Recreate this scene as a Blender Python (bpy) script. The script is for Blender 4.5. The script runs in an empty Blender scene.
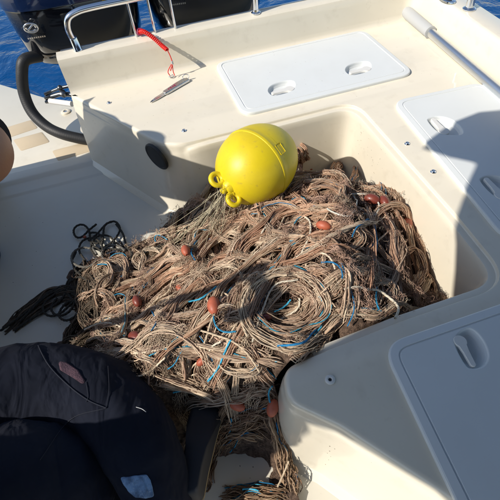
import bpy, bmesh, math, random
import numpy as np
from mathutils import Vector, Matrix, geometry
random.seed(7); rng = np.random.default_rng(7)
S = bpy.context.scene
COL = S.collection
# ------------------------------------------------------------------ camera
FPX = 409.44
def _n(v): v = np.array(v, float); return v/np.linalg.norm(v)
RX = _n([3023-250, -568-250, FPX]); RY = _n([45-250, -240-250, FPX]); RZ = np.cross(RX, RY)
CAM = np.array([0.0, 0.0, 1.62])
cd = bpy.data.cameras.new('camera'); cam = bpy.data.objects.new('camera', cd); COL.objects.link(cam)
cd.sensor_width = 36.0; cd.lens = 36.0*FPX/500.0; cd.clip_start = 0.02; cd.clip_end = 3000
r = Vector((RX[0], RY[0], RZ[0])); d = Vector((RX[1], RY[1], RZ[1])); f = Vector((RX[2], RY[2], RZ[2]))
M = Matrix((( r.x, -d.x, -f.x), (r.y, -d.y, -f.y), (r.z, -d.z, -f.z))).to_4x4()
M.translation = Vector(CAM); cam.matrix_world = M
S.camera = cam
# ------------------------------------------------------------------ light
LDIR = Vector((0.185, 0.041, -0.155)).normalized()          # the way the sunlight travels
w = bpy.data.worlds.new('World'); S.world = w; w.use_nodes = True
nt = w.node_tree; bg = nt.nodes['Background']; bg.inputs[1].default_value = 0.135
sky = nt.nodes.new('ShaderNodeTexSky'); sky.sky_type = 'NISHITA'; sky.sun_disc = False
sky.sun_elevation = math.asin(-LDIR.z); sky.sun_rotation = math.atan2(-LDIR.x, -LDIR.y)
sky.air_density = 1.0; sky.dust_density = 0.6; sky.ozone_density = 1.0
nt.links.new(sky.outputs[0], bg.inputs[0])
sl = bpy.data.lights.new('sun', 'SUN'); sl.energy = 4.8; sl.angle = math.radians(0.53); sl.color = (1.0, 0.93, 0.83)
so = bpy.data.objects.new('sun', sl); COL.objects.link(so)
so.rotation_euler = LDIR.to_track_quat('-Z', 'Y').to_euler(); so.location = (-8, -2, 7)
S.view_settings.view_transform = 'Standard'; S.view_settings.look = 'None'
S.view_settings.exposure = 0.08; S.view_settings.gamma = 1.0
# ------------------------------------------------------------------ measuring helpers (photo point -> place)
def ray(u, v):
    c = np.array([u-250.0, v-250.0, FPX]); return np.array([c@RX, c@RY, c@RZ])
def PZ(u, v, z=0.45):
    k = ray(u, v); p = CAM + k*((z-CAM[2])/k[2]); return Vector(p)
def PYp(u, v, y):
    k = ray(u, v); return Vector(CAM + k*(y/k[1]))
# ------------------------------------------------------------------ materials
def mat(name, base, rough=0.5, metal=0.0, coat=0.0, bump=None, var=None, spec=0.5, sheen=0.0, trans=0, coat_rough=0.05):
    """bump=(scale,strength,distance,detail); var=(scale, dark colour, amount, lo, hi)"""
    m = bpy.data.materials.new(name); m.use_nodes = True; t = m.node_tree; N = t.nodes; L = t.links
    b = N['Principled BSDF']; b.inputs['Base Color'].default_value = (*base, 1); b.inputs['Roughness'].default_value = rough
    b.inputs['Metallic'].default_value = metal; b.inputs['Coat Weight'].default_value = coat; b.inputs['Coat Roughness'].default_value = coat_rough
    b.inputs['Specular IOR Level'].default_value = spec; b.inputs['Sheen Weight'].default_value = sheen
    co = N.new('ShaderNodeTexCoord')
    if var:
        cur = None
        vs = var if isinstance(var, list) else [var]
        for (sc, colr, amt, lo, hi) in vs:
            n = N.new('ShaderNodeTexNoise'); n.inputs['Scale'].default_value = sc; n.inputs['Detail'].default_value = 6; n.inputs['Roughness'].default_value = .62
            L.new(co.outputs['Object'], n.inputs['Vector'])
            mr = N.new('ShaderNodeMapRange'); mr.inputs[1].default_value = lo; mr.inputs[2].default_value = hi; mr.inputs[3].default_value = 0; mr.inputs[4].default_value = amt
            L.new(n.outputs['Fac'], mr.inputs[0])
            mx = N.new('ShaderNodeMix'); mx.data_type = 'RGBA'; mx.inputs['B'].default_value = (*colr, 1)
            L.new(mr.outputs[0], mx.inputs['Factor'])
            if cur is None: mx.inputs['A'].default_value = (*base, 1)
            else: L.new(cur, mx.inputs['A'])
            cur = mx.outputs['Result']
        L.new(cur, b.inputs['Base Color'])
        n2 = N.new('ShaderNodeTexNoise'); n2.inputs['Scale'].default_value = vs[0][0]*2.3; n2.inputs['Detail'].default_value = 5
        L.new(co.outputs['Object'], n2.inputs['Vector'])
        m2 = N.new('ShaderNodeMapRange'); m2.inputs[3].default_value = max(0.02, rough-.07); m2.inputs[4].default_value = rough+.1
        L.new(n2.outputs['Fac'], m2.inputs[0]); L.new(m2.outputs[0], b.inputs['Roughness'])
    if bump:
        n = N.new('ShaderNodeTexNoise'); n.inputs['Scale'].default_value = bump[0]; n.inputs['Detail'].default_value = bump[3] if len(bump) > 3 else 3
        L.new(co.outputs['Object'], n.inputs['Vector'])
        bp = N.new('ShaderNodeBump'); bp.inputs['Strength'].default_value = bump[1]; bp.inputs['Distance'].default_value = bump[2]
        L.new(n.outputs['Fac'], bp.inputs['Height']); L.new(bp.outputs[0], b.inputs['Normal'])
    return m
GEL = mat('cream_gelcoat', (.745, .69, .565), .30, coat=.6, bump=(5, .03, .004, 2), var=[(2.5, (.64, .585, .46), .35, .42, .75), (13, (.56, .50, .39), .35, .56, .75), (38, (.46, .38, .28), .40, .64, .80)], coat_rough=.07)
GELF = mat('floor_gelcoat', (.66, .635, .55), .38, coat=.2, bump=(420, .08, .0006, 2), var=[(3, (.62, .56, .45), .45, .42, .75), (60, (.40, .33, .25), .35, .64, .8)], coat_rough=.2)
HATCH = mat('white_hatch_plastic', (.70, .725, .715), .38, bump=(90, .04, .001, 3), var=[(6, (.62, .63, .61), .35, .45, .8), (120, (.5, .47, .42), .25, .68, .8)])
LATCH = mat('latch_plastic', (.72, .71, .67), .35, var=(30, (.6, .55, .46), .4, .5, .8))
PAD = mat('nonskid_pad', (.56, .46, .32), .7, bump=(500, .35, .002, 2), var=(12, (.5, .42, .3), .4, .4, .7))
STEEL = mat('polished_steel', (.78, .79, .80), .12, 1.0, bump=(60, .03, .001))
ALU = mat('brushed_aluminium', (.70, .72, .74), .34, 1.0, bump=(140, .05, .001))
GREY = mat('grey_grip_rubber', (.42, .43, .43), .6, bump=(200, .1, .001))
BLACK = mat('gloss_black_cowling', (.006, .007, .010), .07, coat=1.0, bump=(3, .04, .01))
NAVYG = mat('gloss_navy_cowling', (.006, .015, .050), .10, coat=1.0, bump=(3, .04, .01))
RUB = mat('black_rubber', (.014, .015, .017), .55, bump=(150, .2, .002))
CHR = mat('badge_chrome', (.8, .8, .8), .2, 1.0)
YEL = mat('yellow_buoy_plastic', (.70, .545, .010), .42, bump=(120, .10, .0015, 4), var=[(9, (.58, .42, .01), .55, .42, .72), (45, (.34, .25, .06), .5, .60, .76), (150, (.8, .7, .3), .35, .66, .78)])
ORA = mat('net_float_plastic', (.44, .11, .055), .5, bump=(120, .1, .001), var=(45, (.30, .07, .04), .7, .4, .7))
RED = mat('red_lanyard', (.75, .02, .012), .3, bump=(200, .05, .001))
NAVY = mat('navy_work_cloth', (.007, .009, .017), .95, spec=.2, bump=(700, .35, .0012, 3), var=[(7, (.013, .016, .028), .7, .4, .7), (60, (.03, .03, .04), .25, .62, .8)])
SUNLIT = mat('sunlit_cloth', (.16, .28, .46), .85, bump=(600, .4, .002, 3), var=[(22, (.05, .09, .17), .9, .42, .62), (160, (.45, .52, .6), .5, .55, .75)])  # paler blue that stands in for sun on the navy cloth
PINK = mat('pocket_lining', (.085, .045, .06), .95, bump=(260, .8, .004, 4), var=(90, (.06, .035, .05), .9, .4, .65))
SKIN = mat('skin', (.36, .19, .12), .5, bump=(160, .35, .002, 4), var=[(14, (.32, .14, .09), .6, .4, .7), (60, (.35, .16, .1), .3, .6, .8)])
HAIR = mat('dark_hair', (.03, .02, .015), .6)
WHT = mat('white_trim', (.75, .75, .73), .8); GRN = mat('green_trim', (.02, .22, .08), .8); REDT = mat('red_trim', (.5, .015, .03), .8)
TAN = mat('tan_sole', (.22, .17, .09), .7)
SHOE = mat('dark_shoe', (.012, .014, .02), .65, bump=(300, .2, .001))
CANVAS = mat('canvas', (.10, .11, .13), .9, bump=(500, .2, .001))
DIRT = mat('net_debris', (.10, .07, .05), .9)
SHELL = mat('pale_scales', (.75, .73, .66), .4)
DSTEEL = mat('dull_steel', (.16, .17, .18), .35, 1.0)
KNIFE = mat('knife_steel', (.62, .61, .59), .28, 1.0, bump=(90, .1, .001), var=(60, (.35, .33, .3), .5, .5, .8))
MARK = mat('knife_mark', (.28, .02, .07), .5)
def folds(m, sc, dist, strength):
    t = m.node_tree; bp0 = [n for n in t.nodes if n.type == 'BUMP'][0]
    co = t.nodes.new('ShaderNodeTexCoord'); mp = t.nodes.new('ShaderNodeMapping'); mp.inputs['Scale'].default_value = (1.0, .35, .7); mp.inputs['Rotation'].default_value = (0, 0, .9)
    n = t.nodes.new('ShaderNodeTexNoise'); n.inputs['Scale'].default_value = sc; n.inputs['Detail'].default_value = 2.5; n.inputs['Distortion'].default_value = 1.6
    b2 = t.nodes.new('ShaderNodeBump'); b2.inputs['Strength'].default_value = strength; b2.inputs['Distance'].default_value = dist
    t.links.new(co.outputs['Object'], mp.inputs['Vector']); t.links.new(mp.outputs[0], n.inputs['Vector']); t.links.new(n.outputs['Fac'], b2.inputs['Height']); t.links.new(b2.outputs[0], bp0.inputs['Normal'])
folds(NAVY, 9, .03, .75); folds(SUNLIT, 14, .02, 1.0)
def attr_mat(name, rough, bump):
    m = mat(name, (.5, .5, .5), rough, bump=bump, spec=.25)
    t = m.node_tree; a = t.nodes.new('ShaderNodeAttribute'); a.attribute_name = 'tint'
    t.links.new(a.outputs['Color'], t.nodes['Principled BSDF'].inputs['Base Color']); return m
TWINE = attr_mat('net_twine', .85, (900, .6, .002, 2))
ROPE = attr_mat('laid_rope', .75, (500, .8, .003, 2))
# ------------------------------------------------------------------ object helpers
def tag(o, label=None, cat=None, group=None, kind=None):
    for k, v in (('label', label), ('category', cat), ('group', group), ('kind', kind)):
        if v: o[k] = v
    return o
def empty(name, loc=(0, 0, 0), **k):
    o = bpy.data.objects.new(name, None); o.location = loc; o.empty_display_size = .05; COL.objects.link(o); return tag(o, **k)
def obj(name, me, m, parent=None, smooth=40, world=True):
    """me: mesh or (verts, faces); coordinates are world coordinates when world=True"""
    if not isinstance(me, bpy.types.Mesh):
        v, fc = me; me = bpy.data.meshes.new(name); me.from_pydata([tuple(p) for p in v], [], [tuple(q) for q in fc]); me.update()
    if isinstance(m, (list, tuple)):
        for q in m: me.materials.append(q)
    else: me.materials.append(m)
    if smooth is not None:
        me.polygons.foreach_set('use_smooth', [True]*len(me.polygons))
        if smooth < 180: me.set_sharp_from_angle(angle=math.radians(smooth))
    o = bpy.data.objects.new(name, me); COL.objects.link(o)
    if parent:
        o.parent = parent
        if world: o.matrix_parent_inverse = Matrix.Translation(-parent.location)
    return o
class MB:
    def __init__(s): s.v = []; s.f = []
    def add(s, v, f):
        k = len(s.v); s.v += [Vector(p) for p in v]; s.f += [tuple(i+k for i in q) for q in f]; return s
    def loft(s, loops, closed=True, cap0=False, cap1=False):
        n = len(loops[0]); v = [p for l in loops for p in l]; f = []
        for i in range(len(loops)-1):
            for j in range(n if closed else n-1):
                a = i*n+j; b = i*n+(j+1) % n; f.append((a, b, b+n, a+n))
        if cap0: f.append(tuple(reversed(range(n))))
        if cap1: f.append(tuple(range((len(loops)-1)*n, len(loops)*n)))
        return s.add(v, f)
    def tube(s, path, r, n=12, cap=True):
        path = [Vector(p) for p in path]; rs = r if isinstance(r, (list, tuple)) else [r]*len(path)
        t0 = (path[1]-path[0]).normalized(); up = Vector((0, 0, 1)) if abs(t0.z) < .9 else Vector((1, 0, 0))
        nx = t0.cross(up).normalized(); loops = []
        for i, p in enumerate(path):
            t = ((path[min(i+1, len(path)-1)]-path[max(i-1, 0)])).normalized()
            nx = (nx - t*nx.dot(t)).normalized(); ny = t.cross(nx)
            loops.append([p + (nx*math.cos(a)+ny*math.sin(a))*rs[i] for a in [2*math.pi*k/n for k in range(n)]])
        return s.loft(loops, True, cap, cap)
    def lathe(s, prof, c, ax=(0, 0, 1), n=32):
        ax = Vector(ax).normalized(); q = Vector((0, 0, 1)).rotation_difference(ax); c = Vector(c); loops = []
        for (rr, h) in prof: loops.append([c + q @ Vector((rr*math.cos(2*math.pi*k/n), rr*math.sin(2*math.pi*k/n), h)) for k in range(n)])
        return s.loft(loops, True, prof[0][0] > 1e-5, prof[-1][0] > 1e-5)
    def sphere(s, c, r, sc=(1, 1, 1), ax=(0, 0, 1), n=16, m=10):
        pr = [(max(1e-6, math.sin(math.pi*i/m))*r*sc[0], -math.cos(math.pi*i/m)*r*sc[2]) for i in range(m+1)]
        return s.lathe(pr, c, ax, n)
    def mesh(s, name='m', merge=True):
        me = bpy.data.meshes.new(name); me.from_pydata([tuple(p) for p in s.v], [], s.f)
        if merge:
            bm = bmesh.new(); bm.from_mesh(me); bmesh.ops.remove_doubles(bm, verts=bm.verts, dist=1e-5); bmesh.ops.recalc_face_normals(bm, faces=bm.faces)
            bm.to_mesh(me); bm.free()
        me.update(); return me
def smooth_path(pts, n=8):
    """Catmull-Rom through points"""
    P = [Vector(p) for p in pts]; P = [P[0]*2-P[1]] + P + [P[-1]*2-P[-2]]; out = []
    for i in range(1, len(P)-2):
        for k in range(n):
            t = k/n; a, b, c, e = P[i-1], P[i], P[i+1], P[i+2]
            out.append(.5*((2*b)+(c-a)*t+(2*a-5*b+4*c-e)*t*t+(3*b-a-3*c+e)*t**3))
    out.append(P[-2]); return out
def round_path(pts, rad, n=8, closed=False):
    """2D points with a fillet radius at each corner"""
    m = len(pts); out = []
    for i, p in enumerate(pts):
        p = Vector(p); rr = rad[i] if isinstance(rad, (list, tuple)) else rad
        if (not closed and i in (0, m-1)) or rr <= 0: out.append(p); continue
        a = (Vector(pts[i-1])-p); b = (Vector(pts[(i+1) % m])-p); la, lb = a.length, b.length; a.normalize(); b.normalize()
        ang = math.acos(max(-1, min(1, a.dot(b)))); t = min(rr/math.tan(ang/2), la*.48, lb*.48)
        s0, s1 = p+a*t, p+b*t
        for k in range(n+1):
            q = k/n; out.append(s0*(1-q)**2 + p*2*q*(1-q) + s1*q*q)
    return out
def normals2(path, closed=False):
    out = []; n = len(path)
    for i in range(n):
        if closed: t = path[(i+1) % n]-path[i-1]
        else: t = path[min(i+1, n-1)]-path[max(i-1, 0)]
        t.normalize(); out.append(Vector((t.y, -t.x)))
    return out

# ================================================================== SEA
sea = bpy.data.meshes.new('sea'); bm = bmesh.new(); bmesh.ops.create_grid(bm, x_segments=2, y_segments=2, size=1500); bm.to_mesh(sea); bm.free()
WATER = bpy.data.materials.new('sea_water'); WATER.use_nodes = True
t = WATER.node_tree; b = t.nodes['Principled BSDF']; b.inputs['Base Color'].default_value = (.0, .055, .19, 1); b.inputs['Roughness'].default_value = .06; b.inputs['IOR'].default_value = 1.26
co = t.nodes.new('ShaderNodeTexCoord')
n1 = t.nodes.new('ShaderNodeTexNoise'); n1.inputs['Scale'].default_value = 1.5; n1.inputs['Detail'].default_value = 5; n1.inputs['Distortion'].default_value = .8
n2 = t.nodes.new('ShaderNodeTexNoise'); n2.inputs['Scale'].default_value = 5; n2.inputs['Detail'].default_value = 4; n2.inputs['Distortion'].default_value = .5
ad = t.nodes.new('ShaderNodeMath'); ad.operation = 'MULTIPLY_ADD'; ad.inputs[1].default_value = .22
bp = t.nodes.new('ShaderNodeBump'); bp.inputs['Strength'].default_value = .7; bp.inputs['Distance'].default_value = .10
for n in (n1, n2): t.links.new(co.outputs['Object'], n.inputs['Vector'])
t.links.new(n2.outputs['Fac'], ad.inputs[0]); t.links.new(n1.outputs['Fac'], ad.inputs[2]); t.links.new(ad.outputs[0], bp.inputs['Height']); t.links.new(bp.outputs[0], b.inputs['Normal'])
so_ = obj('sea', sea, WATER, smooth=None); so_.location = (0, 0, -.55); tag(so_, kind='structure')

# ================================================================== BOAT
boat = empty('motor_boat', (0, 0, 0), label='cream fibreglass boat cockpit with moulded benches round the net well', cat='boat')
BZ = .45
# inner edge of the bench top, from the transom end round the well to the near seat
pts = [(-.385, 2.33), (.01, 1.69), (.10, 1.642), (1.0, 1.645), (.992, .80), (.975, .475), (.56, .474), (.165, .455), (.145, .36), (.253, .255), (.414, .04), (.70, -.38), (.95, -.9)]
rad = [0, .12, .12, .13, .6, .13, 0, .07, .06, .15, .3, .3, 0]
inner = round_path(pts, rad, 9)
# resample denser on the straights so the profile can fade
def dens(path, step):
    out = [path[0]]
    for a, b2 in zip(path, path[1:]):
        L = (b2-a).length; k = max(1, int(L/step))
        for i in range(1, k+1): out.append(a.lerp(b2, i/k))
    return out
inner = dens(inner, .05)
nr = normals2(inner)
# orient normals into the well
def inwell(p): return p
nr = [(-n if (n.dot(Vector((.3, 1.0))-p) < 0 and p.y > .45) else n) for n, p in zip(nr, inner)]
for i, p in enumerate(inner):
    if p.y <= .45:
        n = nr[i]
        if n.dot(Vector((-1, -.5))) < 0: nr[i] = -n
for i in range(1, len(nr)):
    if nr[i].dot(nr[i-1]) < 0 and inner[i].y < .46: nr[i] = -nr[i]
def smooth01(x): x = max(0, min(1, x)); return x*x*(3-2*x)
def wled(p):     # how much rebate the edge has here
    if p.y > 1.2: return smooth01((p.x-.10)/.06)
    if p.y > .46 or (p.x > .2 and p.y > .40): return smooth01((p.x-.20)/.10)
    return 0
profL = [(-.006, .45), (0, .4485), (.0025, .445), (.003, .438), (.006, .435), (.024, .434), (.029, .432), (.032, .426), (.034, .40), (.052, .12), (.062, .05), (.085, .014), (.115, .002), (.13, -.002)]
profR = [(-.014, .45), (-.006, .4485), (0, .443), (.0035, .434), (.005, .425), (.0065, .41), (.009, .40), (.012, .39), (.014, .37), (.018, .34), (.040, .08), (.050, .03), (.076, .006), (.08, -.002)]
loops = []
for k in range(len(profL)):
    lp = []
    for p, n in zip(inner, nr):
        q = wled(p); dd = profL[k][0]*q+profR[k][0]*(1-q); zz = profL[k][1]*q+profR[k][1]*(1-q)
        lp.append(Vector((p.x+n.x*dd, p.y+n.y*dd, zz)))
    loops.append(lp)
mb = MB(); mb.loft(loops, closed=False)
topring = loops[0]
# base line of the coaming (transom + starboard gunwale)
cp = round_path([(-.385, 2.331), (1.728, 2.331), (1.656, 1.38), (1.61, .6), (1.53, -.3), (1.46, -.9)], [0, .06, 2, 2, 2, 0], 8)
cp = dens(cp, .08)
cn = normals2(cp); cn = [(-n if n.dot(Vector((.5, .5))-p) > 0 else n) for n, p in zip(cn, cp)]
prof = [(-.012, .45), (0, .4525), (.010, .462), (.016, .48), (.030, .58), (.034, .605), (.042, .622), (.056, .631), (.072, .634)]
def cloops(extra):
    out = []
    for (dd, zz) in extra:
        out.append([Vector((p.x+n.x*dd*(.6 if p.x > 1.55 else 1), p.y+n.y*dd, zz)) for p, n in zip(cp, cn)])
    return out
outer = []
for (a, bb, zz) in [(.072, .0432, .634), (.112, .150, .636), (.120, .163, .630), (.124, .168, .615), (.126, .170, .58), (.13, .16, .2), (.13, .14, -.7)]:
    outer.append([Vector((p.x+n.x*(a*(1-q)+bb*q), p.y+n.y*(a*(1-q)+bb*q), zz)) for p, n in zip(cp, cn) for q in [smooth01((2.40-p.y)/.12+0) if p.x > 1.55 else 0]])
cl = cloops(prof) + outer[1:]
mb.loft(cl, closed=False)
# end cap at the transom's free end
e0 = [l[0].copy() for l in loops]; e1 = [l[0].copy() for l in cl]
cap = e1 + [Vector((-.40, 2.43, -.002))] + list(reversed(e0))
capv = [p.copy() for p in cap]
mb.add(capv, geometry.tessellate_polygon([[Vector((p.y, p.z, 0)) for p in capv]]))
# bench top sheet
poly = [Vector((p.x, p.y)) for p in topring]
co_in = [Vector((p.x, p.y)) for p in cl[0]]
ring = poly + list(reversed(co_in))
LS = 1.22
def latch_outline(s=LS):
    P = [Vector(p)*s for p in [(-.062, -.030), (-.066, .012), (-.040, .048), (.004, .062), (.048, .058), (.072, .040), (.066, .006), (.046, -.026), (.016, -.040), (-.044, -.040)]]
    for _ in range(3): P = [q for i in range(len(P)) for q in (P[i]*.75+P[(i+1) % len(P)]*.25, P[i]*.25+P[(i+1) % len(P)]*.75)]
    return P
LAT = {'aft': [(.695, 1.868, 0, False), (1.142, 1.882, 0, False)], 'side': [(1.245, 1.275, math.radians(-95), False), (1.206, .850, math.radians(-95), False)], 'near': [(.692, .322, math.radians(83), True), (1.15, .322, math.radians(83), True)]}
LSK = {'aft': 1.22, 'side': 1.22, 'near': .95}
hl_ = []
for k_ in LAT:
    for (x, y, a, mir) in LAT[k_]:
        hl_.append([Vector((x+p.x*math.cos(a)-p.y*(-1 if mir else 1)*math.sin(a), y+p.x*math.sin(a)+p.y*(-1 if mir else 1)*math.cos(a), 0)) for p in latch_outline(LSK[k_]*.97)])
tri = geometry.tessellate_polygon([[Vector((p.x, p.y, 0)) for p in ring]]+hl_)
allp = ring+[p for h_ in hl_ for p in h_]
mb.add([Vector((p.x, p.y, BZ)) for p in allp], tri)
deck = obj('deck_moulding', mb.mesh('deck'), GEL, boat, 32)
# floor with a low threshold toward the swim platform
fl = []
def strip(y, z): return [Vector((x, y, z)) for x in np.linspace(-1.05, 1.15, 23)]
fv = [strip(y, z) for y, z in [(-1.2, 0), (.0, 0), (.8, 0), (1.6, 0), (2.155, 0), (2.165, .001), (2.175, .006), (2.185, .0075), (2.26, .0085), (2.270, .012), (2.285, .026), (2.30, .029), (2.34, .030), (2.36, .030)]]
obj('cockpit_floor', MB().loft(fv, closed=False).mesh('floor'), GELF, boat, 35)
# floor drain seam and scuffs near the seat
out = round_path([(-1.45, 2.36), (-1.45, 3.95), (-1.084, 3.58), (-.62, 3.09), (-.25, 2.97), (1.75, 2.97), (1.75, 2.36)], [0, .05, .1, .15, .1, .05, 0], 6)
lo = [[Vector((p.x, p.y, z)) for p in out] for z in (.030,)]
ctr = Vector((0, 2.5))
def off(path, dd, z):
    nn = normals2(path); return [Vector((p.x+(n if n.dot(p-Vector((0, 2.4))) > 0 else -n).x*dd, p.y+(n if n.dot(p-Vector((0, 2.4))) > 0 else -n).y*dd, z)) for p, n in zip(path, nn)]
pb = MB(); pl = [off(out, -.0, .030), off(out, .012, .026), off(out, .02, .012), off(out, .02, -.08), off(out, -.03, -.12)]
pb.loft(pl, closed=False)
pb.add([Vector((p.x, p.y, .030)) for p in out], geometry.tessellate_polygon([[Vector((p.x, p.y, 0)) for p in out]]))
obj('swim_platform', pb.mesh('plat'), GEL, boat, 40)
def pad(quad, name='nonskid_pad'):
    q2 = round_path([Vector((p.x, p.y)) for p in quad], .015, 4, True)
    c = sum(q2, Vector((0, 0)))/len(q2)
    l = [[Vector((c.x+(p.x-c.x)*s, c.y+(p.y-c.y)*s, z)) for p in q2] for s, z in ((1, .0302), (1, .0308), (.985, .0316))]
    obj(name, MB().loft(l, True, False, True).mesh('pad'), PAD, boat, 50)
for quad in ([(-5, 131), (31, 120), (38, 128), (2, 140)], [(13, 140), (42, 132), (50, 142), (21, 151)], [(52, 151), (86, 142), (92, 151), (58, 161)]):
    pad([PZ(*p, .03) for p in quad])
# port bench + gunwale (seen only from a step to the side)
pbx = MB(); yy = np.linspace(-1.1, 2.3, 12)
pf = [(-1.0, -.01), (-1.0, .42), (-1.015, .445), (-1.04, .45), (-1.60, .45), (-1.62, .47), (-1.66, .61), (-1.69, .632), (-1.83, .634), (-1.85, .60), (-1.83, -.7)]
l = [[Vector((x, y, z)) for x, z in pf] for y in yy]; pbx.loft(l, closed=False, cap0=True, cap1=True)
obj('port_bench', pbx.mesh('pb'), GEL, boat, 40)
# hull below the deck
hb = MB(); hl = [[Vector((x, y, z)) for x, y in ((-1.83, -1.2), (-1.83, 2.1), (-1.45, 2.36), (1.75, 2.36), (1.75, -1.2))] for z in (-.02, -.75)]
hb.loft(hl, True, False, True); obj('hull', hb.mesh('hull'), GEL, boat, 30)
# aluminium edge strip along the rim
st = MB(); e = [Vector((x, 2.446, .637)) for x in np.linspace(-.36, 1.60, 12)]
st.loft([[p+Vector(q) for q in ((0, -.006, 0), (0, -.005, .003), (0, .005, .003), (0, .008, -.004))] for p in e], closed=False, cap0=True, cap1=True)
obj('rim_strip', st.mesh('strip'), ALU, boat, 30)

# ---------------- hatches
def offset_closed(path, dd):
    nn = normals2(path, True); A = sum(path[i-1].x*path[i].y-path[i].x*path[i-1].y for i in range(len(path)))
    s = 1 if A > 0 else -1
    return [p + n*(dd*s) for p, n in zip(path, nn)]
def build_hatch(corners, radii, latches, parent=boat, LS=1.22):
    """corners: 4 xy points on the bench; latches: (x, y, angle, mirror)"""
    c = sum((Vector(p) for p in corners), Vector((0, 0)))/4
    P = round_path([Vector(p)-c for p in corners], radii, 10, True)
    e = empty('hatch', (c.x, c.y, BZ)); e.parent = parent
    mb = MB()
    def L(dd, z): return [Vector((p.x, p.y, z)) for p in offset_closed(P, -dd)]
    rings = [L(0, .0005), L(0, .010), L(.0015, .0135), L(.005, .0155), L(.027, .0172), L(.0285, .0140), L(.0325, .0140), L(.0340, .0165)]
    mb.loft(rings)
    holes = []; ho = latch_outline(LS)
    for (x, y, a, mir) in latches:
        ca, sa = math.cos(a), math.sin(a)
        def T(p, z, s=1.0): 
            px, py = p.x*s, p.y*s*(-1 if mir else 1); return Vector((x-c.x+px*ca-py*sa, y-c.y+px*sa+py*ca, z))
        hp = [T(p, .0165) for p in ho]; holes.append(hp)
        lo = [hp]
        for dd, z in ((-.0025, .0155), (-.005, .0125), (-.008, .003), (-.014, -.006), (-.024, -.011)):
            lo.append([T(p, z) for p in offset_closed(ho, dd)] if dd > -.02 else [T(p, z, .55) for p in ho])
        mb.loft(lo, True, False, True)
        # lever
        kh = []
        for k in range(17):
            q = math.radians(-140+280*k/16); kh.append(Vector((.030+.020*math.cos(q), -.012+.020*math.sin(q))))
        kh += [Vector((-.005, -.002)), Vector((-.042, -.0045))]
        for k in range(7):
            q = math.radians(90+180*k/6); kh.append(Vector((-.046+.0085*math.cos(q), -.013+.0085*math.sin(q))))
        kh += [Vector((-.042, -.0215)), Vector((-.005, -.022))]
        kh = [p*LS for p in kh]; l = MB(); l.loft([[T(p, .008) for p in kh], [T(p, .0165) for p in kh], [T(p, .0185) for p in offset_closed(kh, -.0015)]], True, True, True)
        obj('latch', l.mesh('latch'), LATCH, e, 40, world=False)
    tri = geometry.tessellate_polygon([rings[-1]]+holes)
    vv = rings[-1] + [p for h in holes for p in h]; mb.add(vv, tri)
    obj('lid', mb.mesh('lid'), HATCH, e, 14, world=False)
    return e
build_hatch([(.437, 2.295), (.437, 1.727), (1.386, 1.727), (1.386, 2.295)], .075, LAT['aft'])
dv = Vector((-.085, -.93)); wv = Vector((.49, -.028)); a0 = Vector((1.145, 1.545))
build_hatch([tuple(a0), tuple(a0+dv), tuple(a0+dv+wv), tuple(a0+wv)], .08, LAT['side'])
q0, q1 = PZ(392.5, 367, .466), PZ(455, 499, .466); qk = lambda y: q0.x+(q1.x-q0.x)*(y-q0.y)/(q1.y-q0.y)
build_hatch([(qk(.420), .420), (qk(-.20), -.20), (1.38, -.20), (1.46, .420)], .08, LAT['near'], LS=.95)

# ---------------- screws and fittings
def screw(p, r=.008):
    m = MB(); m.lathe([(r*1.5, 0), (r*1.5, .002), (r*1.1, .004), (r*.9, .0075), (r*.35, .008), (r*.25, .004), (0.0001, .004)], p, n=14)
    obj('screw', m.mesh('screw'), STEEL, boat, 40)
for p in (PZ(109, 103), PZ(184, 131), PZ(407, 144), PZ(433, 172)): screw(p + Vector((0, 0, .0003)))
m = MB(); m.lathe([(.0145, 0), (.0145, .003), (.012, .0055), (.0075, .006), (.005, .003), (.0048, .0005), (.0001, .0003)], PZ(330, 380)+Vector((0, 0, .0003)), n=24)
obj('cup_washer', m.mesh('cup'), LATCH, boat, 40)
m = MB(); m.lathe([(.0046, 0), (.0046, .0014), (.0001, .0014)], PZ(330, 380)+Vector((0, 0, .0006)), n=14); obj('screw_hole', m.mesh('h'), RUB, boat, 40)
# round black vent on the slanting bench face: solve place on face
fa = Vector((-.385, 2.33)); fb = Vector((.01, 1.69)); fd = (fb-fa).normalized(); fn = Vector((-abs(fd.y), -abs(fd.x)))
def on_face(u, v, off_=.022):
    k = Vector(ray(u, v)); n3 = Vector((fn.x, fn.y, -.09)).normalized(); o = Vector((fa.x+fn.x*off_, fa.y+fn.y*off_, .34))
    C_ = Vector(CAM); return C_ + k*((o-C_).dot(n3)/k.dot(n3)), n3
vp, vn = on_face(157, 156.5)
vent = empty('speaker_vent', vp); vent.parent = boat
m = MB(); m.lathe([(.073, -.004), (.073, .006), (.070, .010), (.062, .011), (.060, .008), (.058, .010), (.0001, .012)], vp, vn, 36); obj('vent_cover', m.mesh('vent'), RUB, vent, 40)
m = MB()
for k in range(9):   # ribbed rim
    a = math.radians(40+k*10)
q = Vector((0, 0, 1)).rotation_difference(vn)
for k in range(44):
    a = 2*math.pi*k/44; cc = vp + q @ Vector((.0715*math.cos(a), .0715*math.sin(a), .004)); m.sphere(cc, .003, n=6, m=4)
obj('vent_rim', m.mesh('rim'), RUB, vent, 60); vent['kindname'] = 'vent'; del vent['kindname']
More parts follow.
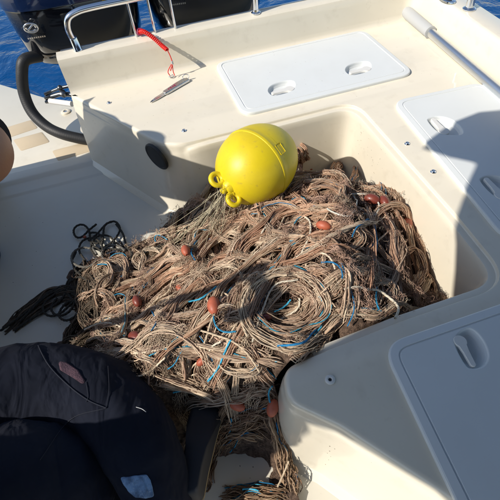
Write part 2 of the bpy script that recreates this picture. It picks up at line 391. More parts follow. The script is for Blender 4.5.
# transom rail with posts
RYy = 2.42
rail = empty('transom_rail', (-.27, RYy, .634)); rail.parent = boat
m = MB(); m.tube(smooth_path([(-.268, RYy, .625), (-.272, RYy, .68), (-.277, RYy, .74), (-.258, RYy, .79), (-.21, RYy, .812), (-.13, RYy, .820), (.1, RYy, .822), (.5, RYy, .822), (.74, RYy, .822), (.80, RYy, .815)], 6), .0165, 16); obj('rail_tube', m.mesh('rt'), STEEL, rail, 60)
m = MB(); m.lathe([(.0235, -.003), (.0235, .004), (.0215, .006), (.0215, .062), (.0195, .066), (.017, .066)], (-.268, RYy, .634), (-.02, 0, 1), 20); obj('rail_socket', m.mesh('rs'), STEEL, rail, 50)
for x in (.052, .157, .272):
    m = MB(); m.tube([(x, RYy+.01, .632), (x, RYy+.005, .812)], .0075, 10); obj('rail_post', m.mesh('rp'), STEEL, rail, 60)
m = MB(); m.tube([(.742, RYy-.005, .632), (.742, RYy, .818)], .0165, 16); obj('rail_post', m.mesh('rp'), STEEL, rail, 60)
m = MB(); m.lathe([(.028, 0), (.028, .004), (.018, .010), (.017, .02)], (.742, RYy-.005, .635), n=20); obj('post_foot', m.mesh('pf'), STEEL, rail, 50)
# gunwale stanchion and flush rod holder
g = PZ(469, 9, .636); m = MB(); m.tube([g, g+Vector((.0, .02, .30))], [.021, .021], 18); m.lathe([(.034, 0), (.034, .004), (.022, .012)], g, n=22)
obj('stanchion', m.mesh('st'), STEEL, boat, 50)
g = PZ(446, -1, .637); m = MB(); ov = [(.048*math.cos(a)*.75, .048*math.sin(a)*1.5) for a in np.linspace(0, 2*math.pi, 28, endpoint=False)]
m.loft([[g+Vector((x*s, y*s, z)) for x, y in ov] for s, z in ((1, 0), (.98, .005), (.72, .007), (.66, .002), (.6, -.0005))], True, False, False)
obj('rod_holder_flange', m.mesh('rh'), STEEL, boat, 50)
m = MB(); m.loft([[g+Vector((x*s, y*s, z)) for x, y in ov] for s, z in ((.6, .0012), (.3, .0012))], True, False, True); obj('rod_holder_cap', m.mesh('rc'), RUB, boat, 50)

# ================================================================== OUTBOARDS
def superel(cx, cy, hx, hy, z, ex=.55, n=40, tilt=0):
    out = []
    for k in range(n):
        a = 2*math.pi*k/n; c_, s_ = math.cos(a), math.sin(a)
        out.append(Vector((cx+hx*math.copysign(abs(c_)**ex, c_), cy+hy*math.copysign(abs(s_)**ex, s_)+tilt, z)))
    return out
def outboard(x0, y0, label):
    e = empty('outboard_motor', (x0, y0, -.2), label=label, cat='outboard motor', group='pair of outboard motors behind the transom')
    F = y0-.30       # front face
    lo = [superel(x0, y0+.02, .26, .24, .36), superel(x0, y0, .35, .29, .42), superel(x0, y0, .378, .32, .50), superel(x0, y0, .390, .335, .62), superel(x0, y0, .396, .34, .735), superel(x0, y0, .394, .338, .742)]
    obj('lower_cowling', MB().loft(lo, True, True, False).mesh('lc'), BLACK, e, 50)
    up = [superel(x0, y0, .398, .345, .744), superel(x0, y0, .404, .352, .748), superel(x0, y0, .404, .352, .80), superel(x0, y0+.01, .385, .345, .90), superel(x0, y0+.02, .34, .32, .98), superel(x0, y0+.03, .26, .27, 1.025), superel(x0, y0+.03, .12, .15, 1.045)]
    obj('upper_cowling', MB().loft(up, True, True, True).mesh('uc'), NAVYG, e, 50)
    m = MB(); m.loft([superel(x0, y0, .10, .14, .32, .8), superel(x0, y0-.0, .08, .13, .0, .8), superel(x0, y0, .06, .12, -.7, .8)], True, True, True); obj('midsection', m.mesh('ms'), BLACK, e, 50)
    for sx in (-.12, .12):     # clamp bracket arms to the transom
        m = MB(); m.loft([[Vector((x0+sx+a, y, z)) for a, z in ((-.02, .10), (.02, .10), (.02, .30), (-.02, .30))] for y in (y0-.10, y0-.36)], True, True, True)
        obj('clamp_bracket', m.mesh('cb'), BLACK, e, 40)
    m = MB(); m.tube([(x0-.16, y0-.30, .27), (x0+.16, y0-.30, .27)], .016, 12); obj('tilt_tube', m.mesh('tt'), STEEL, e, 50)
    return e
ob = outboard(-.255, 3.10, 'left outboard motor, glossy black cowling with round silver badge behind the transom')
ob2 = outboard(.575, 3.12, 'right outboard motor of the pair, black cowling seen between the rail posts')
def badge(e, px, face_y):
    # oval ring with a sweeping band, on the cowling front
    cpt = PYp(*px, face_y)
    return cpt
def put_badge(e, c, txt0, nlet):
    n = Vector((-.1, -1, -.35)).normalized(); q = Vector((0, 0, 1)).rotation_difference(n)
    ux = Vector((1, 0, -.05)).normalized(); uy = n.cross(ux).normalized()*-1
    if uy.z < 0: uy = -uy
    m = MB(); ring_ = [c+ux*(.037*math.cos(a))+uy*(.030*math.sin(a)) for a in np.linspace(0, 2*math.pi, 33)]
    m.tube(ring_, .0048, 8, False)
    s1 = [c+ux*(.026*math.cos(a))*1.0+uy*(.012*math.sin(2*a)+.006) for a in np.linspace(-.3, 3.3, 18)]; m.tube(s1, .0052, 7)
    s2 = [c+ux*(.022*math.cos(a))+uy*(-.010+.010*math.sin(a)) for a in np.linspace(3.2, 6.2, 12)]; m.tube(s2, .0048, 7)
    obj('badge', m.mesh('badge'), CHR, e, 60)
    m = MB()
    for k in range(nlet):
        b0 = txt0+ux*(k*.0115); 
        for dx, ww, hh in ((0, .0024, .010), (.004, .0024, .010)):
            p = b0+ux*dx; m.add([p-ux*ww/2-uy*hh/2, p+ux*ww/2-uy*hh/2, p+ux*ww/2+uy*hh/2, p-ux*ww/2+uy*hh/2, p-ux*ww/2-uy*hh/2+n*.002, p+ux*ww/2-uy*hh/2+n*.002, p+ux*ww/2+uy*hh/2+n*.002, p-ux*ww/2+uy*hh/2+n*.002], [(4, 5, 6, 7), (0, 1, 5, 4), (1, 2, 6, 5), (2, 3, 7, 6), (3, 0, 4, 7)])
        p = b0+ux*.002+uy*(.004 if k % 2 else -.004); ww = .005; hh = .0022
        m.add([p-ux*ww/2-uy*hh/2+n*.002, p+ux*ww/2-uy*hh/2+n*.002, p+ux*ww/2+uy*hh/2+n*.002, p-ux*ww/2+uy*hh/2+n*.002], [(0, 1, 2, 3)])
    obj('name_lettering', m.mesh('txt'), CHR, e, None)
put_badge(ob, PYp(31, 28, 2.755), PYp(28, 38.5, 2.765), 9)
put_badge(ob2, PYp(172, -8, 2.765), PYp(170, 5, 2.775), 9)
# white tube and steering arms, hose
hp = [PYp(u, v, y) for u, v, y in ((40, 56, 2.85), (25, 60, 2.80), (22, 72, 2.78), (24, 93, 2.76), (32, 112, 2.70), (46, 126, 2.62), (62, 134, 2.55), (82, 139, 2.50), (98, 142, 2.47))]
m = MB(); hp2 = smooth_path(hp, 40); m.tube(hp2, [.0345+.00012*math.sin(i*1.5) for i in range(len(hp2))], 16)
h = obj('rigging_hose', m.mesh('hose'), RUB, None, 60); tag(h, 'thick black rigging hose looping from the left outboard to the transom', 'hose')
m = MB(); m.tube([PYp(50, 101, 2.75), PYp(72, 104, 2.62)], .017, 14); k = obj('steering_rod_cover', m.mesh('w'), WHT, None, 50); tag(k, 'short white tube over the steering rod inside the black hose loop', 'tube')
m = MB()
m.tube([PYp(45, 94, 2.80), PYp(60, 88, 2.75), PYp(78, 84, 2.70)], .010, 10); m.tube([PYp(46, 102, 2.78), PYp(56, 100.5, 2.74)], .011, 10); m.tube([PYp(46, 98, 2.80), PYp(60, 94, 2.74), PYp(76, 95, 2.70)], .016, 10)
m.sphere(PYp(60, 88, 2.74), .018, n=12, m=8); m.lathe([(.02, 0), (.02, .03), (.012, .035)], PYp(64, 95, 2.72), (0, -.5, 1), 12)
k = obj('steering_linkage', m.mesh('sl'), DSTEEL, None, 50); tag(k, 'steel steering linkage rods behind the transom beside the white tube', 'linkage')
g = PZ(66, 112, .031); m = MB(); m.lathe([(.034, 0), (.034, .006), (.028, .010), (.016, .010), (.014, .004), (.0001, .004)], g, n=24); obj('drain_fitting', m.mesh('dr'), GEL, boat, 50)
m = MB(); m.lathe([(.0125, 0), (.0125, .0015), (.0001, .0015)], g+Vector((0, 0, .0045)), n=16); obj('drain_plug', m.mesh('dp'), ALU, boat, 50)

# ================================================================== ALUMINIUM POLE
pa, pbb = PZ(404, 12, .486), PZ(430, 32, .484); dirp = (PZ(500, 92, .480)-pbb).normalized(); pend = pbb+dirp*1.75
dirg = (pbb-pa).normalized()
pole = empty('boat_pole', pa, label='silver aluminium pole with grey grip lying along the gunwale', cat='pole')
m = MB(); m.tube([pbb-dirp*.01, pend], .0245, 24); obj('shaft', m.mesh('s'), ALU, pole, 50)
m = MB(); L = (pbb-pa).length
m.tube([pbb-dirp*L, pbb-dirp*(L-.004), pbb-dirp*(L-.03), pbb-dirp*.04, pbb-dirp*.015, pbb], [.026, .032, .0345, .0335, .032, .031], 20); obj('grip', m.mesh('g'), GREY, pole, 50)
m = MB(); m.tube([pbb-dirp*.003, pbb+dirp*.006], .034, 20); obj('collar', m.mesh('c'), GREY, pole, 50)

# ================================================================== KNIFE + LANYARD
ka, kb = PZ(149.5, 102.5, .456), PZ(188, 79, .458); kd = (kb-ka).normalized(); ks = Vector((-kd.y, kd.x, 0)); L = (kb-ka).length
knife = empty('knife', ka, label='small silver knife lying on the bench below the transom', cat='knife')
bl = [(0, -.004), (.015, .004), (.05, .012), (.12, .014), (.12, -.013), (.05, -.012), (.015, -.008)]
m = MB(); m.loft([[ka+kd*a+ks*bq*(1 if i else 1)+Vector((0, 0, z)) for a, bq in bl] for i, z in enumerate((-.001, .001))], True, True, True); obj('blade', m.mesh('bl'), STEEL, knife, 30)
hd = round_path([(.10, -.015), (.14, -.018), (.21, -.019), (L-.005, -.022), (L, .002), (L-.02, .019), (.20, .020), (.14, .016), (.105, .015)], .007, 4, True)
m = MB(); m.loft([[ka+kd*p.x+ks*p.y+Vector((0, 0, z)) for p in (hd if k in (0, 1) else offset_closed(hd, -.003))] for k, z in enumerate((-.004, .005, .009))], True, True, True); obj('handle', m.mesh('hd'), KNIFE, knife, 40)
m = MB(); 
for a, hh in ((.135, .010), (.15, .016), (.165, .013), (.178, .017)):
    m.add([ka+kd*a+ks*(-hh*.4)+Vector((0, 0, .0096)), ka+kd*(a+.008)+ks*(-hh*.5)+Vector((0, 0, .0096)), ka+kd*(a+.010)+ks*(hh*.6)+Vector((0, 0, .0096)), ka+kd*(a+.001)+ks*(hh*.5)+Vector((0, 0, .0096))], [(0, 1, 2, 3)])
obj('red_mark', m.mesh('mk'), MARK, knife, None)
kc = ka+kd*(L-.012)+Vector((0, 0, .012))
m = MB(); m.tube([kc+ks*.0+Vector((.018*math.cos(a), .004, .014*math.sin(a)+.004)) for a in np.linspace(0, 2*math.pi, 20)], .0022, 8, False); obj('ring', m.mesh('rg'), STEEL, knife, 60)
lan = empty('coiled_lanyard', (.087, 2.40, .64), label='red coiled lanyard hanging from the transom rim to the knife', cat='lanyard')
a_, b_ = Vector((.075, 2.43, .655)), Vector((.187, 2.262, .606))
mid = [a_, Vector((.10, 2.385, .668)), Vector((.135, 2.335, .650)), Vector((.165, 2.295, .622)), b_]
cp_ = smooth_path(mid, 60); out = []
for i, p in enumerate(cp_):
    t_ = (cp_[min(i+1, len(cp_)-1)]-cp_[max(i-1, 0)]).normalized(); s_ = t_.cross(Vector((0, 0, 1))).normalized(); u_ = s_.cross(t_); a = i*.62
    out.append(p+(s_*math.cos(a)+u_*math.sin(a))*.0095)
m = MB(); m.tube(out, .0032, 7); obj('coil', m.mesh('coil'), RED, lan, 80)
m = MB(); m.tube(smooth_path([a_+Vector((-.006, .0, .018)), a_+Vector((.018, -.006, .012)), a_+Vector((.016, -.012, -.006)), a_+Vector((-.010, -.012, -.004)), a_+Vector((-.006, .0, .018))], 6), .006, 8); obj('wrap', m.mesh('wr'), MARK, lan, 80)
kr = PZ(171, 76, .462)
m = MB()
m.tube(smooth_path([b_, (.196, 2.262, .57), (.198, 2.258, .53), kr+Vector((.004, 0, .03))], 6), .0028, 7)
m.tube(smooth_path([(.198, 2.258, .535), kr+Vector((-.010, 0, .03)), kr+Vector((-.006, -.004, .006))], 6), .0025, 7)
m.tube(smooth_path([(.198, 2.258, .535), kr+Vector((.018, 0, .025)), kr+Vector((.020, -.012, .004))], 6), .0025, 7)
obj('cord', m.mesh('cord'), RED, lan, 80)
m = MB(); m.tube([(.198, 2.258, .528), (.198, 2.258, .545)], .006, 8); obj('crimp', m.mesh('crimp'), GREY, lan, 60)
m = MB(); m.tube([kr+Vector((.014*math.cos(a), .010*math.sin(a), .003*math.sin(2*a)-.002)) for a in np.linspace(0, 2*math.pi, 20)], .0026, 7, False)
obj('clip', m.mesh('clip'), GREY, lan, 60)

# ================================================================== BUOY
bc = np.array([.366, 1.322, .480]); 
axc = _n([-.64, .60, -.48]); ax = Vector((np.array([RX[0], RY[0], RZ[0]])*axc[0]+np.array([RX[1], RY[1], RZ[1]])*axc[1]+np.array([RX[2], RY[2], RZ[2]])*axc[2]))
bc = Vector(bc); R = .164
buoy = empty('mooring_buoy', bc-Vector((0, 0, R)), label='bright yellow round buoy with two moulded eyes resting on the net', cat='buoy')
prof_b = []
for i in range(41):
    a = math.pi*i/40; h_ = -math.cos(a); rr = math.sin(a)
    st_ = 1.30 if h_ < 0 else 1.08
    prof_b.append((max(1e-5, rr*R), h_*R*st_))
m = MB(); m.lathe(prof_b, bc, ax, 64); obj('shell', m.mesh('sh'), YEL, buoy, 180)
def shell_r(h_): 
    st_ = 1.30 if h_ < 0 else 1.08; q = h_/(R*st_); return R*math.sqrt(max(0, 1-q*q))
m = MB(); sm = [(shell_r(h_)+dd, h_) for h_, dd in ((.010, -.001), (.008, .0018), (.004, .0028), (-.004, .0028), (-.007, .0018), (-.009, .0008), (-.030, .0008), (-.032, -.001))]
m.lathe(sm, bc, ax, 72); obj('seam_band', m.mesh('sb'), YEL, buoy, 35)
# small raised frame beside the seam
q = Vector((0, 0, 1)).rotation_difference(ax)
def onsh(ang, h_, lift=.0): 
    rr = shell_r(h_)+lift; return bc + q @ Vector((rr*math.cos(ang), rr*math.sin(ang), h_))
best = min([k*.05 for k in range(126)], key=lambda a: (lambda p: (p-Vector(PYp(269, 158, bc.y-.12))).length)(onsh(a, -.02)))
m = MB(); fr = [onsh(best-.13, -.014, .0015), onsh(best+.13, -.014, .0015), onsh(best+.13, -.045, .0015), onsh(best-.13, -.045, .0015), onsh(best-.13, -.014, .0015)]
m.tube(fr, .0016, 6); obj('moulded_frame', m.mesh('mf'), YEL, buoy, 60)
tip = bc+ax*(R*1.07)
# lugs: two eyes side by side with a stub between
vdir = (Vector(CAM)-tip).normalized(); imr = Vector((RX[0], RY[0], RZ[0])); imd = Vector((RX[1], RY[1], RZ[1]))
side = (imr*.55+imd*.83); side = (side-ax*side.dot(ax)).normalized()
m = MB(); 
for s in (-1, 1):
    c = tip+side*(s*.052)+ax*.014
    # ring plane holds axis and side
    m.tube([c+side*(.0255*math.cos(a))+ax*(.0255*math.sin(a)) for a in np.linspace(0, 2*math.pi, 30)], .0105, 12, False)
    m.tube([tip+side*(s*.028)-ax*.035, tip+side*(s*.03)+ax*.004], .013, 10)
obj('eye_lugs', m.mesh('lug'), YEL, buoy, 80)
m = MB(); m.tube([tip-ax*.03, tip+ax*.012, tip+ax*.018], [.040, .026, .016], 16); m.tube([tip+ax*.012, tip+ax*.030, tip+ax*.036], [.0135, .0135, .009], 14)
obj('filler_stub', m.mesh('fs'), YEL, buoy, 60)

# ================================================================== PEOPLE
def skin_body(name, nodes, edges, m, parent, sub=2, root=0, disp=None):
    me = bpy.data.meshes.new(name); me.from_pydata([n[:3] for n in nodes], edges, []); me.materials.append(m)
    o = bpy.data.objects.new(name, me); COL.objects.link(o); o.parent = parent; o.matrix_parent_inverse = Matrix.Translation(-parent.location)
    sk = o.modifiers.new('skin', 'SKIN'); sk.use_smooth_shade = True
    for i, n in enumerate(nodes):
        q = n[3]; me.skin_vertices[0].data[i].radius = (q, n[4] if len(n) > 4 else q)
        me.skin_vertices[0].data[i].use_root = (i == root)
    sb = o.modifiers.new('sub', 'SUBSURF'); sb.levels = sub; sb.render_levels = sub
    if disp:
        for (sc, st_) in disp:
            tx = bpy.data.textures.new(name+'_folds', 'CLOUDS'); tx.noise_scale = sc; tx.noise_depth = 3
            dm = o.modifiers.new('folds', 'DISPLACE'); dm.texture = tx; dm.strength = st_; dm.texture_coords = 'LOCAL'; dm.mid_level = .5
    return o
# --- A: crew member in navy working clothes, seated on the port bench, knee toward the net
A = empty('person', (-.98, .35, .45), label='person in dark navy trousers with pink lined pocket, knee bent beside the net', cat='person')
NA = [(-.98, .52, .46, .16), (-.87, .69, .33, .195), (-.653, .74, .26, .20), (-.464, .658, .26, .172), (-.357, .538, .28, .148), (-.304, .402, .29, .126), (-.291, .305, .22, .105), (-.281, .257, .15, .09), (-.27, .236, .10, .075),
      (-.98, .28, .46, .15), (-.82, .42, .38, .17), (-.66, .46, .35, .165), (-.52, .42, .32, .14), (-.45, .34, .15, .09),
      (-1.00, .38, .52, .15), (-1.01, .28, .78, .13), (-1.0, .20, 1.02, .14), (-.99, .15, 1.20, .12), (-.97, .10, 1.33, .055)]
EA = [(14, 0), (0, 1), (1, 2), (2, 3), (3, 4), (4, 5), (5, 6), (6, 7), (7, 8), (14, 9), (9, 10), (10, 11), (11, 12), (12, 13), (14, 15), (15, 16), (16, 17), (17, 18)]
ba = skin_body('body', NA, EA, NAVY, A, 4, 14, [(.16, .030), (.05, .009)])
# arms, head
NB = [(-.98, .16, 1.22, .065), (-.93, .20, 1.10, .055), (-.88, .22, .96, .046), (-.80, .32, .74, .040)]
skin_body('sleeve', NB, [(0, 1), (1, 2), (2, 3)], NAVY, A, 2, 0)
NB = [(-.98, .12, 1.24, .065), (-.95, .13, 1.12, .052), (-.90, .16, .92, .046), (-.78, .18, .74, .036)]
skin_body('sleeve', NB, [(0, 1), (1, 2), (2, 3)], NAVY, A, 2, 0)
def hand(base, direc, up, parent, name='hand'):
    d0 = Vector(direc).normalized(); u0 = Vector(up); u0 = (u0-d0*u0.dot(d0)).normalized(); s0 = d0.cross(u0); B = Vector(base)
    nodes = [tuple(B)+(.024,), tuple(B+d0*.04)+(.030, .018), tuple(B+d0*.085)+(.034, .015)]; ed = [(0, 1), (1, 2)]
    for k, (off_, ln) in enumerate(((-.03, .062), (-.010, .075), (.010, .070), (.028, .055))):
        p0 = B+d0*.088+s0*off_; i = len(nodes)
        nodes += [tuple(p0)+(.0095,), tuple(p0+d0*ln*.45-u0*.010)+(.009,), tuple(p0+d0*ln*.75-u0*.030)+(.008,), tuple(p0+d0*ln*.85-u0*.048)+(.007,)]
        ed += [(2, i), (i, i+1), (i+1, i+2), (i+2, i+3)]
    i = len(nodes); p0 = B+d0*.03-s0*.034
    nodes += [tuple(p0)+(.012,), tuple(p0+d0*.03-s0*.022-u0*.008)+(.010,), tuple(p0+d0*.055-s0*.024-u0*.022)+(.008,)]; ed += [(0, i), (i, i+1), (i+1, i+2)]
    return skin_body(name, nodes, ed, SKIN, parent, 2, 0)
hand((-.80, .33, .725), (.4, .6, -.4), (0, .4, .8), A); hand((-.77, .18, .73), (.8, .2, -.5), (0, 0, 1), A)
def head(c, face, parent, hair=HAIR, cap=None):
    c = Vector(c); f0 = Vector(face).normalized(); u0 = Vector((0, 0, 1)); u0 = (u0-f0*u0.dot(f0)).normalized(); s0 = f0.cross(u0)
    def P(x, y, z): return c+s0*x+f0*y+u0*z
    m = MB(); lp = []
    for k in range(15):
        t_ = -1+2*k/14; z = t_*.118; rr = math.sqrt(max(0.0005, 1-t_*t_)); jaw = 1 if t_ > -.2 else 1-.28*(-.2-t_)/.8
        lp.append([P(.076*rr*jaw*math.cos(a), (.096 if math.sin(a) > 0 else .100)*rr*(jaw if math.sin(a) < 0 else .5+.5*jaw)*math.sin(a)+(.012 if t_ < 0 else 0), z) for a in np.linspace(0, 2*math.pi, 24, endpoint=False)])
    m.loft(lp, True, True, True)
    for sx in (-1, 1): m.sphere(P(sx*.078, -.005, -.005), .028, (.45, 1, 1), s0, 10, 8)
    m.loft([[P(x, y, z) for x, y in ((-.006-.008*t_, .09), (0, .100+.018*t_), (.006+.008*t_, .09))] for t_, z in ((0, .02), (.5, -.005), (1, -.028), (.3, -.036))], True, True, True)
    m.tube([P(-.024, .094, -.060), P(0, .103, -.058), P(.024, .094, -.060)], .006, 8)
    h = obj('head', m.mesh('head'), SKIN, parent, 60)
    m = MB()
    for sx in (-1, 1):
        m = MB(); m.sphere(P(sx*.031, .087, .008), .0115, n=10, m=8); obj('eye', m.mesh('eyes'), WHT, h, 60)
        m = MB(); m.sphere(P(sx*.031, .0955, .008), .006, n=8, m=6); obj('pupil', m.mesh('pupils'), HAIR, h, 60)
    m = MB(); lp = []
    for k in range(9):
        t_ = .05+.98*k/8 if k < 8 else 1.0; t_ = min(t_, 1); rr = math.sqrt(max(.0005, 1-t_*t_))
        lp.append([P(.084*rr*math.cos(a), .106*rr*math.sin(a)-.012, t_*.126+(.02 if math.sin(a) > .3 else -.03)*(1-t_)) for a in np.linspace(0, 2*math.pi, 24, endpoint=False)])
    m.loft(lp, True, False, True); obj('hair', m.mesh('hair'), hair, parent, 60)
head((-.94, .08, 1.47), (1, .5, -.35), A)
# shoe: toe points away from the camera, tan welt along the right side
SH = [PZ(197, 497, .03), PZ(204, 460, .03), PZ(203, 425, .03), PZ(199, 402, .03)]
ax0 = PZ(191, 503, .15); ax1 = PZ(207, 406, .15); SHZ = 1; fd_ = (ax1-ax0).normalized(); sd_ = Vector((fd_.y, -fd_.x, 0))
sole = [(x_, y_*1.18) for x_, y_ in [(-.005, .0), (.01, .034), (.08, .036), (.17, .043), (.25, .052), (.31, .043), (.342, .015), (.345, -.008), (.32, -.036), (.25, -.046), (.15, -.034), (.07, -.034), (.01, -.03)]]
def shoe(a0, parent, fd_, sd_):
    g_ = [Vector((x, y)) for x, y in sole]; g_ = round_path([tuple(p) for p in g_], .02, 3, True)
    def T(p, z, s=1.0, sh=0): return a0+fd_*(.16+(p.x-.16)*s+sh)+sd_*(p.y*s)+Vector((0, 0, z))
    m = MB(); m.loft([[T(p, .001) for p in g_], [T(p, .006, 1.02) for p in g_], [T(p, .012, 1.03) for p in g_], [T(p, .015, 1.0) for p in g_]], True, True, True); obj('shoe_sole', m.mesh('sole'), TAN, parent, 40)
    m = MB(); lp = []
    for k in range(8):
        t_ = k/7; z = .013+.075*math.sin(t_*math.pi/2)
        ring_ = []
        for p in g_:
            sx = 1-.10*t_-.25*t_*t_; q_ = .16+(p.x-.16)*(1-.05*t_-.1*t_*t_)
            if p.x > .12: q_ = .12+(q_-.12)*(1-.62*t_**1.6)
            zz = z-(.045*t_*smooth01((q_-.12)/.15))
            ring_.append(a0+fd_*q_+sd_*(p.y*sx)+Vector((0, 0, zz)))
        lp.append(ring_)
    m.loft(lp, True, False, True); obj('shoe', m.mesh('shoe'), SHOE, parent, 60)
shoe(ax0, A, fd_, sd_)
shoe(Vector((-.46, .10, 0)), A, Vector((0, 1, 0)), Vector((1, 0, 0)))
# pocket with pink lining and painted sunlit patch, laid on the evaluated cloth surface
dg = bpy.context.evaluated_depsgraph_get(); bpy.context.view_layer.update(); dg = bpy.context.evaluated_depsgraph_get()
ev = ba.evaluated_get(dg)
from mathutils.bvhtree import BVHTree
em = ev.to_mesh(); bvA = BVHTree.FromPolygons([ba.matrix_world @ v.co for v in em.vertices], [tuple(p.vertices) for p in em.polygons]); ev.to_mesh_clear()
def hitA(u, v, lift=.004):
    k = Vector(ray(u, v)).normalized(); h_, n_, _, _ = bvA.ray_cast(Vector(CAM), k)
    return None if h_ is None else h_-k*lift
def patch_on(polypx, name, m, parent, lift=.004, n=10, thick=.003):
    P = [Vector(p) for p in polypx]; c = sum(P, Vector((0, 0)))/len(P); P = round_path([tuple(p) for p in P], 3, 3, True)
    rings = []
    for s in np.linspace(1, .06, n):
        rg = [hitA(c.x+(p.x-c.x)*s, c.y+(p.y-c.y)*s, lift+thick*(1 if s < .98 else -1)) for p in P]
        if any(q is None for q in rg): print('patch miss', name); return None
        rings.append(rg)
    return obj(name, MB().loft(rings, True, False, True).mesh(name), m, parent, 70)
patch_on([(35, 339), (52, 338), (60, 350), (62, 368), (72, 384), (50, 366)], 'pocket_opening', SHOE, A, .001)
patch_on([(58, 361), (66, 362), (78, 370), (86, 382), (82, 384), (70, 376), (60, 370)], 'pocket_lining', PINK, A, .003)
patch_on([(2, 344), (15, 342), (30, 345), (31, 347), (15, 347), (2, 348)], 'pocket_lining', PINK, A, .003)
def seam_on(px, name, m, parent, r_=.0011):
    q = [hitA(u, v, .003) for u, v in [tuple(p) for p in smooth_path([Vector((a, b2)) for a, b2 in px], 8)]]
    q = [p for p in q if p is not None]
    if len(q) > 3: obj(name, MB().tube(q, r_, 6).mesh(name), m, parent, 80)
SEAM = mat('seam_thread', (.012, .015, .026), .9)
seam_on([(35, 339), (48, 364), (68, 385), (88, 400), (106, 408)], 'pocket_seam', SEAM, A, .0016)
seam_on([(106, 408), (109, 390), (108, 366)], 'pocket_seam', SEAM, A)
seam_on([(86, 382), (88, 396), (86, 402)], 'pocket_seam', SEAM, A)
seam_on([(40, 460), (70, 420), (106, 408)], 'trouser_seam', SEAM, A)
seam_on([(136, 407), (142, 409), (146, 412)], 'loose_thread', WHT, A, .0009)
# sunlit spot on the shin, painted as a lighter blue cloth patch
patch_on([(119, 477), (134, 475), (147, 474), (151, 480), (153, 487), (155, 497), (146, 499), (135, 498), (128, 492), (123, 485)], 'sunlit_patch', SUNLIT, A, .001)

# --- B: crew member bending behind the port side, elbow in view at the left edge
B = empty('person', (-1.15, 2.05, .0), label='person at the left edge with a bare knee below striped dark shorts', cat='person')
NAVY2 = mat('dark_shirt', (.02, .022, .03), .9, sheen=.1)
NB = [(-1.20, 2.02, .84, .16), (-1.17, 1.92, 1.00, .16), (-1.13, 1.80, 1.07, .16), (-1.11, 1.66, 1.10, .14), (-1.11, 1.58, 1.15, .055), (-1.11, 1.53, 1.19, .05), (-.98, 1.68, 1.08, .07), (-.92, 1.80, .94, .055), (-1.27, 1.6, 1.10, .075), (-1.34, 1.5, .98, .06), (-1.30, 1.35, .86, .05)]
skin_body('shirt', NB, [(0, 1), (1, 2), (2, 3), (3, 4), (4, 5), (3, 6), (6, 7), (3, 8), (8, 9), (9, 10)], NAVY2, B, 3, 2, [(.12, .02)])
NB = [(-.92, 1.80, .94, .045), (-.90, 1.84, .84, .040), (-.93, 1.70, .78, .032)]
skin_body('forearm', NB, [(0, 1), (1, 2)], SKIN, B, 2, 0); hand((-.93, 1.70, .78), (-.2, -.9, -.2), (0, 0, 1), B)
NB = [(-1.30, 1.35, .86, .045), (-1.24, 1.30, .80, .038), (-1.14, 1.38, .74, .032)]
skin_body('forearm', NB, [(0, 1), (1, 2)], SKIN, B, 2, 0); hand((-1.14, 1.38, .74), (.8, .4, -.2), (0, 0, 1), B)
kn = PZ(-6, 146, .90); hp0 = Vector((-1.16, 2.0, .82)); vt = hp0-kn; Lt = vt.length; nt_ = vt/Lt
NB = [tuple(kn+nt_*(Lt*.7))+(.115,), tuple(kn+nt_*(Lt*.4))+(.100,), tuple(kn+nt_*.12)+(.088,), tuple(kn+nt_*.03)+(.082,), tuple(kn+Vector((-.03, -.02, -.06)))+(.072,), (-.93, 1.44, .70, .064), (-1.02, 1.50, .58, .048), (-1.08, 1.55, .50, .040)]
skin_body('bare_leg', NB, [(i, i+1) for i in range(7)], SKIN, B, 3, 0)
def cuff(d0_, d1_, rr, name, mm):
    m = MB(); m.tube([kn+nt_*d0_, kn+nt_*((d0_+d1_)/2), kn+nt_*d1_], [rr-.0008, rr, rr-.0008], 36); obj(name, m.mesh(name), mm, B, 60)
rr_ = .0925
m = MB(); m.tube([kn+nt_*.115, kn+nt_*(Lt*.5), kn+nt_*(Lt*.9)], [rr_, .125, .15], 32); obj('shorts', m.mesh('shorts'), NAVY2, B, 60)
for k, mm in enumerate((NAVY2, REDT, WHT, GRN, WHT, REDT, NAVY2)):
    cuff(.062+k*.008, .070+k*.008, rr_+.0015, 'shorts_trim', mm)
NB = [(-1.16, 2.0, .80, .15), (-1.36, 1.98, .72, .11), (-1.34, 1.75, .60, .09)]
skin_body('shorts', NB, [(0, 1), (1, 2)], NAVY2, B, 2, 0)
shoe(Vector((-1.14, 1.46, .452)), B, Vector((.15, 1, 0)).normalized(), Vector((1, -.15, 0)).normalized())
head((-1.11, 1.50, 1.27), (.3, -.8, -.5), B)

# ================================================================== CANOPY (overhead, unseen, outline shaped to cast the shade)
can = empty('sun_canopy', (0, -.2, 1.95), label='grey canvas sun canopy on steel posts overhead, unseen, outline shaped for its shadow', cat='canopy')
def bk(q, z=1.97):      # where sunlight that reaches q crosses the canopy height
    q = Vector(q); return q - LDIR*((z-q.z)/(-LDIR.z))
edge_px = [bk(PZ(*p, .45)) for p in ((500, 113), (478, 115), (455, 124), (422, 148), (452, 158), (480, 164), (463, 200), (457, 216))]
edge = [(3.6, 1.0), (2.4, .98), (.9, .96), (.2, .95)] + [(p.x, p.y) for p in edge_px] + [(-.93, .30), (-1.05, .22), (-1.22, .12), (-1.50, .08), (-1.80, .05), (-1.80, -.075), (-1.62, -.16), (-1.42, -.36), (-1.36, -.7), (-1.36, -2.2), (3.6, -2.2)]
cpth = round_path(edge, .02, 3, True)
m = MB(); t1 = [Vector((p.x, p.y, 1.985)) for p in cpth]; t0 = [Vector((p.x, p.y, 1.965)) for p in cpth]
m.loft([t0, t1]); tri = geometry.tessellate_polygon([t1]); m.add(t1, tri); m.add(t0, tri)
obj('canvas', m.mesh('cv'), CANVAS, can, 30)
